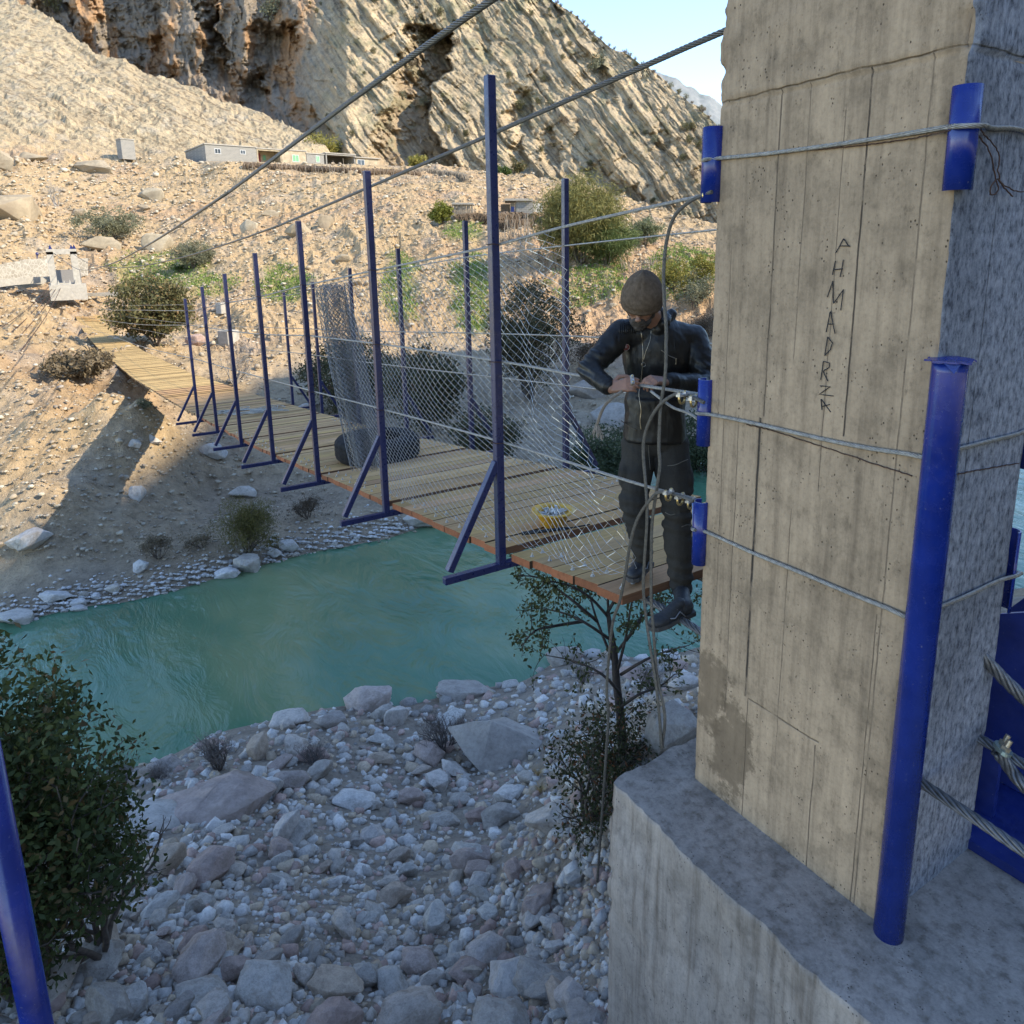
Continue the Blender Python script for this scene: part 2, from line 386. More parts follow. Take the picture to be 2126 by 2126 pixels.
# cinnamon terrace behind the fence
col = mixc(col, np.array([.43, .27, .17]), smooth(950, 1150, PX_)*(1-smooth(90, 110, V_))*smooth(35, 50, V_)*.45)
m = N('ground_soil')
cc = m.attr('col'); nn = m.noise(2.2, 8, .65); nf = m.noise(11, 6, .7)
cc = m.mix(.8, cc, m.ramp(nn, [(.28, .55), (.5, 1.0), (.72, 1.3)]), 'MULTIPLY')
cc = m.mix(.5, cc, m.ramp(nf, [(.3, .6), (.55, 1.0), (.7, 1.25)]), 'MULTIPLY')
MAT_GROUND = m.fin(cc, .95, 0, m.bump(nf, .7, .05, m.bump(nn, .8, .35)), .15)
V3 = np.stack([X_, Y_, Z_], -1).reshape(-1, 3)
g = np_mesh('ground', V3, grid_faces(NR, NA)[:, ::-1], MAT_GROUND); g.data.polygons.foreach_set('use_smooth', np.repeat(rad[:-1] < 55, NA-1)); vcol(g, col.reshape(-1, 3)); tag(g, kind='structure')
# ---------------------------------------------------------------- mountain
sky_line = [(-500,-900),(-100,-900),(600,-420),(900,-220),(1060,-60),(1143,0),(1180,22),(1218,54),(1250,82),(1280,103),(1346,141),(1404,190),(1445,219),(1483,257),(1540,300),(1700,400),(2200,560),(2700,600)]
NX, NY = 960, 440
gx = np.linspace(-260, 1800, NX); sy = np.interp(gx, *zip(*sky_line)); sy = sy+7*fbm(gx/26, gx*0, oct=4, seed=90)
bot = np.interp(gx, [-500,640,700,2300], [360,400,430,620])
T = (np.linspace(0, 1, NY)**1.0)[:, None]
PXm = np.broadcast_to(gx, (NY, NX)); clipy = np.maximum(sy, -420)
PYm = bot+(clipy-bot)*T
a = (PXm-1063)/F_PX; b = -(PYm-855)/F_PX; c, s = math.cos(ROLL), math.sin(ROLL); a2 = a*c+b*s; b2 = -a*s+b*c
fv = math.cos(PITCH)+b2*math.sin(PITCH); K = a2/fv; Eel = (-math.sin(PITCH)+b2*math.cos(PITCH))/fv
vb = np.interp(PXm, [-500,100,560,640,720,1000,1200,1450,2300], [265,250,215,190,168,158,146,128,112])
basepy = np.interp(PXm, [-500,640,700,1000,1300,1450,2300], [330,310,320,390,440,500,520])
eb = np.interp(PXm, [-500,640,700,1000,1300,1450,2300], [.15,.16,.15,.10,.06,.02,.0])
cot = np.interp(PXm, [-500,520,700,2300], [.30,.45,1.0,1.05])
zb = eb*vb
Vm = (vb-cot*zb)/(1-cot*np.maximum(Eel, eb-.05))
def gully(xl, xr, y0, y1, depth, soft=18, jit=14):
    """recess whose right side is a cliff (shaded in this light), easing out to the left"""
    pl, pr = np.interp(PYm, *zip(*xl)) if hasattr(xl, '__len__') else xl, np.interp(PYm, *zip(*xr)) if hasattr(xr, '__len__') else xr
    j = jit*fbm(PXm/30, PYm/16, oct=4, seed=int(depth*10+y0) % 97)
    w = smooth(pl, pr, PXm+j*.5) if False else np.clip((PXm-pl+j)/(pr-pl), 0, 1)
    inside = (PXm+j*.6) < pr
    yy = smooth(y0-soft, y0+soft*.3, PYm)*(1-smooth(y1-soft*.3, y1+soft, PYm))
    return np.where(inside, np.sqrt(w), 0)*yy*depth
rel = np.zeros_like(Vm)
GUL = [([(62,841),(137,828),(244,791),(310,762)], [(60,938),(145,938),(178,893),(265,897),(352,962)], 70, 372, 20),
 ([(180,1052),(265,1062)], [(186,1098),(265,1102)], 190, 268, 6), ([(290,1045),(352,1055)], [(290,1085),(352,1092)], 292, 350, 5),
 ([(282,1118),(350,1120)], [(282,1158),(350,1166)], 285, 350, 5), ([(137,1186),(195,1190)], [(141,1256),(207,1282)], 130, 205, 6),
 ([(352,1222),(390,1228)], [(352,1262),(390,1274)], 350, 392, 5), ([(290,1360),(315,1362)], [(288,1390),(315,1384)], 285, 316, 4),
 ([(319,1448),(385,1452)], [(319,1476),(385,1482)], 318, 388, 4), ([(395,1290),(440,1300)], [(395,1330),(440,1350)], 398, 440, 4),
 ([(0,1090),(60,1120)], [(0,1150),(60,1165)], -30, 40, 5), ([(60,960),(130,990)], [(60,1000),(130,1030)], 50, 120, 3),
 ([(-400,30),(60,60)], [(-400,110),(70,150)], -400, 66, 9), ([(-400,160),(150,205)], [(-400,270),(20,331),(150,352)], -400, 170, 17),
 ([(-400,400),(160,420)], [(-400,410),(40,455),(160,478)], -60, 165, 12), ([(60,495),(180,500)], [(60,624),(100,624),(180,600)], 62, 190, 14), ([(150,480),(230,500)], [(150,545),(230,560)], 158, 225, 8),
 ([(210,590),(300,600)], [(210,640),(300,700)], 232, 285, 7), ([(-100,600),(30,640)], [(-100,690),(30,720)], -100, 30, 8)]
def fy(L): return [p[0] for p in L], [p[1] for p in L]
for xl, xr, y0, y1, d in GUL:
    pl = np.interp(PYm, *fy(xl)); pr = np.interp(PYm, *fy(xr)); jt = 1.6*fbm(PXm/44, PYm/30, oct=5, seed=int(abs(y0)+d), gain=.6) 
    wdt = np.clip((PXm+20*jt-pl)/np.maximum(pr-pl, 1), 0, 1.0); ins = 1-smooth(-1.5, 2.5, PXm+16*jt-pr)
    yy = smooth(y0-26, y0+14, PYm+18*jt)*(1-smooth(y1-14, y1+20, PYm+14*jt)); rel -= wdt**.7*ins*yy*d
right = smooth(600, 720, PXm)
wx_ = 16*fbm(PXm/120, PYm/120, oct=4, seed=101)
sx = PXm*.80-PYm*.60+wx_; along = PXm*.6+PYm*.8+12*fbm(PXm/50, PYm/50, oct=3, seed=102)
mod1 = smooth(-.2, .35, fbm(sx/60, along/170, oct=4, seed=110)); mod2 = .3+.9*smooth(-.3, .35, fbm(sx/25, along/90, oct=4, seed=112))
def sw(P, seed):
    ww = sx+P*.5*fbm(sx/(P*1.3), along/(P*6), oct=3, seed=seed); f = np.mod(ww/P, 1); return np.where(f < .06, f/.06, 1-(f-.06)/.94)
rel += right*(mod1*2.4*sw(66, 1)+mod1*1.0*sw(27, 2))
rel += right*mod2*(1.9*cells(sx/34, along/120, 11)+1.2*cells(sx/15, along/62, 12)+.95*cells(sx/7, along/34, 13)+.6*cells(sx/3.5, along/16, 14)-2.2)
rel += right*(1.3*fbm(PXm/60, PYm/60, oct=6, seed=120, gain=.6)+.8*fbm(sx/16, along/40, oct=5, seed=122, ridged=True, gain=.6)+.5*fbm(PXm/7, PYm/7, oct=3, seed=121))
cl = 1-right; aw = PXm+PYm*-.35+18*fbm(PXm/50, PYm/60, oct=3, seed=133)
rel += cl*(4.5*fbm(PXm/60, PYm/110, oct=6, seed=130, ridged=True, gain=.55)+2.2*cells(aw/26, PYm/70, 21)+1.3*cells(aw/11, PYm/34, 22)+.6*cells(aw/5, PYm/15, 23)+1.5*fbm(PXm/14, PYm/22, oct=4, seed=131))
Vm2 = Vm-rel*Vm/190
# overhanging back side so the ridge has thickness
Um = K*Vm2; Zm = CAM_H+Eel*Vm2
Um = np.vstack([Um, Um[-1:]*1.12, Um[-1:]*1.5]); Vk = np.vstack([Vm2, Vm2[-1:]*1.12, Vm2[-1:]*1.5]); Zm = np.vstack([Zm, Zm[-1:]*.96, Zm[-1:]*.2])
Xm = Um*math.cos(YAW)+Vk*math.sin(YAW); Ym = -Um*math.sin(YAW)+Vk*math.cos(YAW)
# colours: pale limestone beds, brown talus in the gullies, dark grey and orange faces on the cliff
nM = fbm(PXm/60, PYm/60, oct=5, seed=140); nF = fbm(sx/6, along/26, oct=4, seed=141)
cm = np.broadcast_to(np.array([.56, .43, .265]), PXm.shape+(3,)).copy()
cm = mixc(cm, np.array([.36, .30, .205]), smooth(-.1, .4, nF+.3*nM)*.7)
cm = mixc(cm, np.array([.40, .30, .19]), smooth(1.5, 6, -rel)*right*.9)
cm = mixc(cm, np.array([.24, .23, .13]), smooth(.18, .5, fbm(PXm/22, PYm/22, oct=5, seed=150)+.25*smooth(250, -50, PYm))*.55*right)
_j = np.maximum((np.mod(sx/34, 1) < .10)*(cells(sx/34, along/60, 96) > .35), (np.mod(sx/15, 1) < .12)*(cells(sx/15, along/34, 97) > .5)); _j = np.maximum(_j, (np.mod(sx/7, 1) < .16)*(cells(sx/7, along/20, 98) > .72)); cm = mixc(cm, np.array([.17, .135, .09]), right*_j*.6); cm = cm*(1-right*.22*cells(sx/34, along/120, 11)*(nM > -.1))[..., None]
cliff = cl*smooth(.25, .6, fbm(PXm/50, PYm/90, oct=4, seed=160)+.5)
cm = mixc(cm, np.array([.20, .17, .145]), cl*.75); cm = mixc(cm, np.array([.42, .25, .13]), cl*smooth(.05, .35, fbm(PXm/26, PYm/80, oct=4, seed=161))*.8)
cm = np.concatenate([cm, cm[-1:], cm[-1:]], 0)
m = N('mountain_rock')
cc = m.attr('col'); nn = m.noise(.35, 9, .68); n5 = m.noise(2.0, 5, .7)
cc = m.mix(.75, cc, m.ramp(nn, [(.3, .6), (.5, 1.0), (.7, 1.28)]), 'MULTIPLY')
cc = m.mix(.4, cc, m.ramp(n5, [(.3, .6), (.6, 1.2)]), 'MULTIPLY')
MAT_MOUNT = m.fin(cc, .95, 0, m.bump(n5, .6, .5, m.bump(nn, .9, 1.8)), .1)
o = np_mesh('mountain', np.stack([Xm, Ym, Zm], -1).reshape(-1, 3), grid_faces(NY+2, NX), MAT_MOUNT, smooth=False); vcol(o, cm.reshape(-1, 3)); tag(o, kind='structure')
# far mountain behind the shoulder
fx = np.linspace(1250, 2400, 300); fl = np.interp(fx, [1250,1346,1400,1425,1450,1483,1500,1560,1700,2000,2400], [90,143,160,176,190,207,222,262,330,420,470])+5*fbm(fx/16, fx*0, oct=4, seed=170)
Tt = np.linspace(0, 1, 90)[:, None]; PXf = np.broadcast_to(fx, (90, 300)); PYf = 520+(fl-520)*Tt
a = (PXf-1063)/F_PX; b = -(PYf-855)/F_PX; a2 = a*c+b*s; b2 = -a*s+b*c; fv = math.cos(PITCH)+b2*math.sin(PITCH); K = a2/fv; Ee = (-math.sin(PITCH)+b2*math.cos(PITCH))/fv
Vf = 820+420*Tt+9*fbm(PXf/16, PYf/20, oct=5, seed=171)
Uf = K*Vf; Zf = CAM_H+Ee*Vf; Uf = np.vstack([Uf, Uf[-1:]*1.3]); Vf = np.vstack([Vf, Vf[-1:]*1.3]); Zf = np.vstack([Zf, Zf[-1:]*.5])
m = N('far_rock'); nn = m.noise(.05, 8, .65); MAT_FARM = m.fin(m.ramp(nn, [(.3, (.15, .17, .17, 1)), (.5, (.20, .21, .21, 1)), (.7, (.26, .26, .25, 1))]), .95, 0, m.bump(nn, .5, 3), .1)  # greyed rock colour stands in for the haze of distance
tag(np_mesh('far_mountain', np.stack([Uf*math.cos(YAW)+Vf*math.sin(YAW), -Uf*math.sin(YAW)+Vf*math.cos(YAW), Zf], -1).reshape(-1, 3), grid_faces(91, 300), MAT_FARM), kind='structure')
# ---------------------------------------------------------------- the near-side hill that shades the crossing
term = [(520,790),(660,748),(800,735),(1000,722),(1250,712),(1460,655),(1700,600)]
U0 = 95.0; rid = []
for x, y in term:
    P = ground_hit(x, y, 6); t = (U0-P.x)/SUN_UV.x; rid.append((P.y+SUN_UV.y*t, P.z+SUN_UV.z*t))
for q_ in (Vector((3.4, 22.5, -2.6)), Vector((3.4, 19, -.6)), Vector((3.4, 15, 1.0)), Vector((3.4, 10, 2.6)), Vector((3.4, 5, 3.8)), Vector((2.5, 1.5, 5.2)), Vector((2, -3, 6.5)), Vector((2, -10, 7))):
    P = w2uv(q_); t = (U0-P[0])/SUN_UV.x; rid.append((P[1]+SUN_UV.y*t, P[2]+SUN_UV.z*t))
rid.sort(); rv = np.array([r[0] for r in rid]); rz = np.array([r[1] for r in rid])
HV = np.concatenate([np.linspace(-260, 62, 190)])
hz = np.interp(HV, np.concatenate([[-260], rv, [rv[-1]+22, 62]]), np.concatenate([[rz[0]+70], rz, [6, 0]]))
hz = hz*smooth(62, 40, HV)
prof_u = np.array([40, 48, 60, 75, 88, 95, 110, 140, 200]); prof = np.array([-.02, .10, .34, .66, .9, 1, .82, .45, -.05])
HU = np.linspace(40, 200, 90); P1 = np.interp(HU, prof_u, prof)
Vh, Uh = np.meshgrid(HV, HU); Zh = hz[None]*P1[:, None]+(2.0*fbm(Uh/14, Vh/14, oct=5, seed=180))*np.clip(1-np.exp(-((Uh-95)/14)**2), 0, 1)-2
Zh = Zh+2*np.exp(-((Uh-95)/14)**2)
o = np_mesh('near_hillside', np.stack([Uh*math.cos(YAW)+Vh*math.sin(YAW), -Uh*math.sin(YAW)+Vh*math.cos(YAW), Zh], -1).reshape(-1, 3), grid_faces(90, 190), MAT_MOUNT)
vcol(o, np.broadcast_to(np.array([.36, .31, .24]), (Zh.size, 3)).copy()); tag(o, kind='structure')
# ---------------------------------------------------------------- river
m = N('river_water')
mp = m.map((1, 1, 1)); n1_ = m.noise(1.1, 5, .6, m.map((1.0, .45, 1), (0, 0, 1.0)), .8); n2_ = m.noise(5, 4, .6, m.map((1.0, .4, 1), (0, 0, 1.1)), .5)
pc = m.ramp(m.noise(.22, 4, .6, m.map((1, .6, 1), (0, 0, .9))), [(.35, (.05, .145, .090, 1)), (.5, (.080, .178, .104, 1)), (.66, (.18, .24, .125, 1))])
MAT_WATER = m.fin(pc, .08, 0, m.bump(n2_, .22, .06, m.bump(n1_, .35, .22)), .5); m.p.inputs['IOR'].default_value = 1.33
NWx, NWy = 200, 120
uu = np.linspace(-60, 80, NWx); vv_ = np.linspace(4, 60, NWy); UU, VV = np.meshgrid(uu, vv_)
ZZ = WATER+.035*fbm(UU/1.6, VV/1.1, oct=3, seed=200)
tag(np_mesh('river', np.stack([UU*math.cos(YAW)+VV*math.sin(YAW), -UU*math.sin(YAW)+VV*math.cos(YAW), ZZ], -1).reshape(-1, 3), grid_faces(NWy, NWx), MAT_WATER), kind='structure')
# ---------------------------------------------------------------- materials of the made things
def concrete_mat(name, base, dark, seams=(), stain=None, shaded_face=0):
    m = N(name); X, Y, Z = m.xyz()
    st = m.map((22, 22, .9)); stn = m.noise(1.0, 6, .62, st); st2 = m.noise(1, 4, .6, m.map((60, 60, 2.2)))
    big = m.noise(1.8, 5, .6); fine = m.noise(70, 4, .7); blot = m.noise(7, 6, .65)
    c = m.ramp(stn, [(.28, tuple(dark)+(1,)), (.5, tuple(base)+(1,)), (.75, tuple(min(1, x*1.15) for x in base)+(1,))])
    c = m.mix(.55, c, m.ramp(big, [(.3, .62), (.55, 1), (.7, 1.12)]), 'MULTIPLY')
    c = m.mix(.35, c, m.ramp(st2, [(.3, .75), (.55, 1.05)]), 'MULTIPLY')
    c = m.mix(.7, c, m.ramp(blot, [(.33, .62), (.5, 1.0), (.66, 1.12)]), 'MULTIPLY'); sp_ = m.noise(24, 6, .75, m.map((1, 1, .5))); c = m.mix(.75, c, m.ramp(sp_, [(.30, .5), (.44, .95), (.6, 1.06)]), 'MULTIPLY')
    c = m.mix(.35, c, m.ramp(fine, [(.3, .6), (.55, 1.05)]), 'MULTIPLY')
    pit = m.vor(60, 'F1', m.map((1, 1, .7))); pm = m.ramp(pit, [(.10, 1), (.20, 0)])
    pm = m.mix(m.ramp(m.noise(9, 3), [(.50, 0), (.60, 1)]), 0, pm); c = m.mix(pm, c, tuple(x*.22 for x in base)+(1,))
    wob = m.math('MULTIPLY', m.math('SUBTRACT', m.noise(6, 3), .5), .03)
    groove = None
    for (axis, p, w, z0, z1, k) in seams:
        if axis == 'z':
            yc, zc = p; d = m.math('ABSOLUTE', m.math('SUBTRACT', m.math('ADD', m.math('ADD', Z, m.math('MULTIPLY', Y, zc)), wob), yc))
            rng = m.math('MULTIPLY', m.math('GREATER_THAN', Y, z0), m.math('LESS_THAN', Y, z1))
        else:
            d = m.math('ABSOLUTE', m.math('SUBTRACT', m.math('ADD', Y if axis == 'y' else X, m.math('MULTIPLY', wob, .35)), p))
            rng = m.math('MULTIPLY', m.math('GREATER_THAN', m.math('ADD', Z, wob), z0), m.math('LESS_THAN', m.math('ADD', Z, wob), z1))
            if axis == 'y': rng = m.math('MULTIPLY', rng, m.math('LESS_THAN', X, 2.47))
            else: rng = m.math('MULTIPLY', rng, m.math('LESS_THAN', Y, 1.31))
        ln = m.math('MULTIPLY', m.math('MULTIPLY', m.math('SUBTRACT', 1, m.math('MINIMUM', m.math('DIVIDE', d, w), 1)), rng), k)
        groove = ln if groove is None else m.math('MAXIMUM', groove, ln)
    if groove is not None:
        groove = m.math('MULTIPLY', groove, m.ramp(m.noise(7, 5, .7), [(.36, .15), (.52, 1)]))
        c = m.mix(m.math('MINIMUM', m.math('MULTIPLY', groove, 1.3), .92), c, (.035, .032, .03, 1))
    if stain:
        for (y0, z0, ry, rz, kk) in stain:
            dd = m.math('SQRT', m.math('ADD', m.math('POWER', m.math('DIVIDE', m.math('SUBTRACT', Y, y0), ry), 2), m.math('POWER', m.math('DIVIDE', m.math('SUBTRACT', Z, z0), rz), 2)))
            dd = m.math('ADD', dd, m.math('MULTIPLY', m.math('SUBTRACT', m.noise(7, 7, .75), .5), 2.6))
            c = m.mix(m.math('MULTIPLY', m.ramp(dd, [(.75, 1), (1.0, 0)]), kk), c, (.125, .090, .058, 1))
    if shaded_face:  # narrow near face: its cool shade painted into the colour, with dark pitting
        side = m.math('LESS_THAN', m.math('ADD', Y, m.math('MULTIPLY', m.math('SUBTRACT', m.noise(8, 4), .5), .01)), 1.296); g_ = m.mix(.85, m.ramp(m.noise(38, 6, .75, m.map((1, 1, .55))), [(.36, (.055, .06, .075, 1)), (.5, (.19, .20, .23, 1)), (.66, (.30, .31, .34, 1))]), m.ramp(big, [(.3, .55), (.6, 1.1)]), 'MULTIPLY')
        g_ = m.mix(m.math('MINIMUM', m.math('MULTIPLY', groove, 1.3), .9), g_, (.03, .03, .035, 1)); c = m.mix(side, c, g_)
    h = m.math('ADD', m.math('MULTIPLY', stn, .5), m.math('ADD', m.math('MULTIPLY', blot, .6), m.math('MULTIPLY', fine, .25)))
    h = m.math('SUBTRACT', h, m.math('MULTIPLY', pm, .6))
    if groove is not None: h = m.math('SUBTRACT', h, m.math('MULTIPLY', groove, 1.5))
    return m.fin(c, .9, 0, m.bump(h, .8, .008), .2)
def paint_mat(name, col, rough=.32, grime=.12):
    m = N(name); n = m.noise(30, 5, .65); c = tuple(col)
    cc = m.ramp(m.noise(6, 5, .6), [(.3, tuple(x*.75 for x in c)+(1,)), (.7, tuple(x*1.2 for x in c)+(1,))])
    sp = m.ramp(m.noise(90, 3, .6), [(.68, 0), (.73, 1)])
    cc = m.mix(m.math('MULTIPLY', sp, grime*3), cc, (.30, .30, .32, 1))
    return m.fin(cc, m.ramp(n, [(.3, rough*.7), (.7, rough*1.5)]), 0, m.bump(n, .12, .002), .5)
BLUE = paint_mat('blue_paint', (.013, .022, .12)); BLUE2 = paint_mat('blue_pipe_paint', (.008, .022, .17), .22)
STEEL = plain('wire_rope_steel', (.30, .28, .25), .45, .55, .35, 60, .4, .002)
STEELD = plain('dark_rope_steel', (.125, .115, .10), .5, .45, .35, 60, .4, .002)
ZINC = plain('galvanised_wire', (.50, .49, .47), .38, .7, .25, 40, .1, .001)
BRASS = plain('yellow_zinc', (.52, .38, .16), .32, .85, .3, 60, .1, .001)
RUST = plain('rusty_binding_wire', (.07, .035, .022), .8, .2, .4, 60)
# ---------------------------------------------------------------- bridge curves
YZ = np.array([[-3,.25],[2.83,0],[4,-.17],[6,-.40],[8,-.63],[10,-.86],[12.3,-1.09],[15,-1.32],[20,-1.75],[30,-2.48],[45,-3.2],[60,-3.62],[70,-3.62],[76,-3.45],[82,-3.2]])
def deck_z(y): return float(np.interp(y, _yy, _zz))
_yy = np.linspace(-3, 82, 400); _zz = np.array([np.interp(t, YZ[:, 0], YZ[:, 1]) for t in _yy])
_k = np.hanning(19); _k /= _k.sum(); _zp = np.pad(_zz, 9, mode='edge'); _zz = np.where((_yy > 4) & (_yy < 80), np.convolve(_zp, _k, 'valid'), _zz)
XL, XR = 2.46, 4.41
def deck_x(y): return -.0035*max(0, y-25)
bridge = empty('suspension_footbridge', (3.4, 2.83, 0))
tag(bridge, 'long timber plank footbridge sagging across the river between blue railing posts', 'bridge')
# planks
m = N('weathered_plank'); ca = m.attr('col'); gr = m.noise(1, 6, .62, m.map((2.2, 34, 34))); g2 = m.noise(1, 4, .6, m.map((.8, 120, 30))); kn = m.noise(3.5, 5, .6)
cc = m.mix(.7, ca, m.ramp(gr, [(.3, .62), (.5, 1), (.7, 1.15)]), 'MULTIPLY'); cc = m.mix(.4, cc, m.ramp(g2, [(.35, .7), (.6, 1.08)]), 'MULTIPLY'); cc = m.mix(.5, cc, m.ramp(kn, [(.3, .65), (.55, 1.05)]), 'MULTIPLY')
WOOD = m.fin(cc, .75, 0, m.bump(gr, .4, .004), .3)
V = []; Fq = []; cols = []; bolts = MB(); rnd = random.Random(3)
ys = []
y = 2.83
for i in range(5): ys.append((y+i*.228, .221))
for k in range(8):
    y0 = 4.07+2.05*k+.055
    for i in range(9): ys.append((y0+i*.2155, .208))
y = ys[-1][0]+.22
while y < 79.5: ys.append((y, .20)); y += .212
for i_, (y0, w) in enumerate(ys):
    far = y0 > 21
    xl = XL+deck_x(y0)+rnd.uniform(-.012, .012); xr = XR+deck_x(y0)+rnd.uniform(-.015, .015)
    za, zb_ = deck_z(y0), deck_z(y0+w); dz = rnd.uniform(-.004, .004) if not far else rnd.uniform(-.012, .012)
    sk_ = rnd.uniform(-.006, .006); t = .052
    b = len(V)
    for (x, yy, z) in ((xl, y0, za), (xr, y0+sk_, za), (xr, y0+w+sk_, zb_), (xl, y0+w, zb_)):
        V.append((x, yy, z+dz))
    for (x, yy, z) in ((xl, y0, za), (xr, y0+sk_, za), (xr, y0+w+sk_, zb_), (xl, y0+w, zb_)):
        V.append((x, yy, z+dz-t))
    c8 = V[b:b+8]; del V[b:]
    v_ = rnd.uniform(.82, 1.15); tc = np.array([.52, .31, .13])*v_*(1 if y0 > 6 else .92)*(1 if rnd.random() > .15 else .8); tc = tc*np.array([1, rnd.uniform(.94, 1.04), rnd.uniform(.85, 1.1)])
    if y0 > 24: tc = np.array([.60, .40, .16])*v_  # sunlight on the far end painted into the planks as brighter yellow
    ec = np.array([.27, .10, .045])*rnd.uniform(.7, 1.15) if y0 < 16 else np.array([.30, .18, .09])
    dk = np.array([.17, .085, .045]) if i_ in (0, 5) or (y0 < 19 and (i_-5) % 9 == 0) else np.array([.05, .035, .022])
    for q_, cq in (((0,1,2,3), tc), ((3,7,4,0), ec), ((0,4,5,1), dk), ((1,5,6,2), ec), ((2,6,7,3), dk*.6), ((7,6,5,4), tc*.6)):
        b2 = len(V); V += [c8[q] for q in q_]; Fq.append([b2, b2+1, b2+2, b2+3]); cols += [cq]*4
    if y0 < 13:
        for x in (xl+.07, xl+.17, xr-.07, xr-.17):
            yy = y0+w/2+rnd.uniform(-.04, .04); z = deck_z(yy)+dz
            bolts.lathe((x, yy, z), [(.0, .004), (.014, .004), (.014, 0)], 8); bolts.lathe((x, yy, z+.003), [(.0095, 0), (.0095, .010), (0, .010)], 6); bolts.tube([(x, yy, z), (x+rnd.uniform(-.003, .003), yy, z+.028)], .0045, 6)
d = np_mesh('deck_planks', np.array(V), np.array(Fq), WOOD, smooth=False, parent=bridge); vcol(d, np.array(cols))
tag(bolts.build('deck_bolt', ZINC, bridge, False), kind='stuff')
# under-deck bearers and floor cables
FC = plain('floor_cable_steel', (.14, .14, .145), .5, .6, .35, 40, .3, .003)
def rope(name, pts, r, mat, parent=None, lobed=True, pitch=6.5, n=12, step=.55, mb=None):
    pts = [Vector(p) for p in pts]
    L = sum((b-a).length for a, b in zip(pts, pts[1:]))
    k = max(8, min(2600, int(L/(r*2*step)))) if lobed else max(8, len(pts)*4)
    P = spline(pts, k) if len(pts) > 2 else [pts[0].lerp(pts[1], i/(k-1)) for i in range(k)]
    own = mb is None; mb = mb or MB()
    if lobed:
        k = max(8, int(L/(pitch*2*r/9))); P = spline(pts, k) if len(pts) > 2 else [pts[0].lerp(pts[1], i/(k-1)) for i in range(k)]
        x = (P[1]-P[0]).cross(Vector((.13, .2, 1))).normalized(); fr_ = []; ph = 0
        for i, p in enumerate(P):
            t = (P[min(i+1, k-1)]-P[max(i-1, 0)]).normalized(); x = (x-t*x.dot(t)).normalized(); y = t.cross(x)
            if i: ph += (P[i]-P[i-1]).length/(pitch*2*r)*2*math.pi
            fr_.append((p, x.copy(), y, ph))
        for q in range(6): mb.tube([p+(x_*math.cos(f_+q*math.pi/3)+y_*math.sin(f_+q*math.pi/3))*r*.66 for p, x_, y_, f_ in fr_], r*.36, 5)
    else: mb.tube(P, r, 6)
    return mb.build(name, mat, parent, True) if own else mb
def split_rope(name, pts, r, mat, ycut, pitch=6):
    mb = MB(); k = max(i for i, p in enumerate(pts) if p[1] < ycut)+1; rope('x', pts[:k+1], r, mat, mb=mb, pitch=pitch); rope('x', pts[k:], r*.95, mat, lobed=False, mb=mb); return mb.build(name, mat, None, True)
for x in (2.64, 3.1, 3.75, 4.2):
    pts = [(x+(.25 if y < 0 else 0)*0, y, deck_z(y)-.075 if y >= 2.83 else -.075-(2.83-y)*.085) for y in (-2.5, -1, .5, 1.5, 2.83, 4, 6, 9, 12, 16, 20, 26, 34, 44, 56, 66, 74, 80)]
    mb = MB(); rope('x', pts[:6], .021, FC, mb=mb); rope('x', pts[5:], .020, FC, lobed=False, mb=mb); mb.build('floor_cable', FC, bridge, True)
# railing posts
def post_mesh(side, top, brace_h):
    """one railing post at the origin, side -1 left, +1 right"""
    w = .056; d = {}
    d['post'] = MB().box((0, 0, top/2-.02), (w/2, w/2, top/2+.02))
    d['brace'] = MB().bar((side*.40, 0, .015), (side*.018, 0, brace_h), .046, .05, (0, 1, 0))
    d['foot_bar'] = MB().box((side*.07, 0, -.045), (.37, .024, .024))
    return d
Lp = [4.07+2.05*k for k in range(7)]; Ltop = [2.87,2.52,2.20,1.88,1.58,1.32,1.02]
Rp = [6.05, 8.1, 10.15, 12.2, 14.3, 16.4]; Rtop = [2.52,2.21,1.91,1.61,1.33,1.06]
bl = N('post_blue'); BLUEP = paint_mat('post_paint', (.013, .018, .070), .30)
for side, X0, ys_, tops in ((-1, XL-.03, Lp, Ltop), (1, XR+.03, Rp, Rtop)):
    for y, t in zip(ys_, tops):
        z0 = deck_z(y)-.06; h = t-z0
        root = None
        ms = post_mesh(side, h, .70)
        po = ms['post'].build('railing_post', BLUEP, None); po.location = (X0, y, z0); bev = po.modifiers.new('b', 'BEVEL'); bev.width = .005; bev.segments = 2
        po.parent = bridge; po.matrix_parent_inverse = Matrix.Translation(-bridge.location)
        for nme in ('brace', 'foot_bar'):
            q = ms[nme].build(nme, BLUEP, None); q.parent = po
            bev = q.modifiers.new('b', 'BEVEL'); bev.width = .004; bev.segments = 2
bpy.data.materials.remove(bl.m)
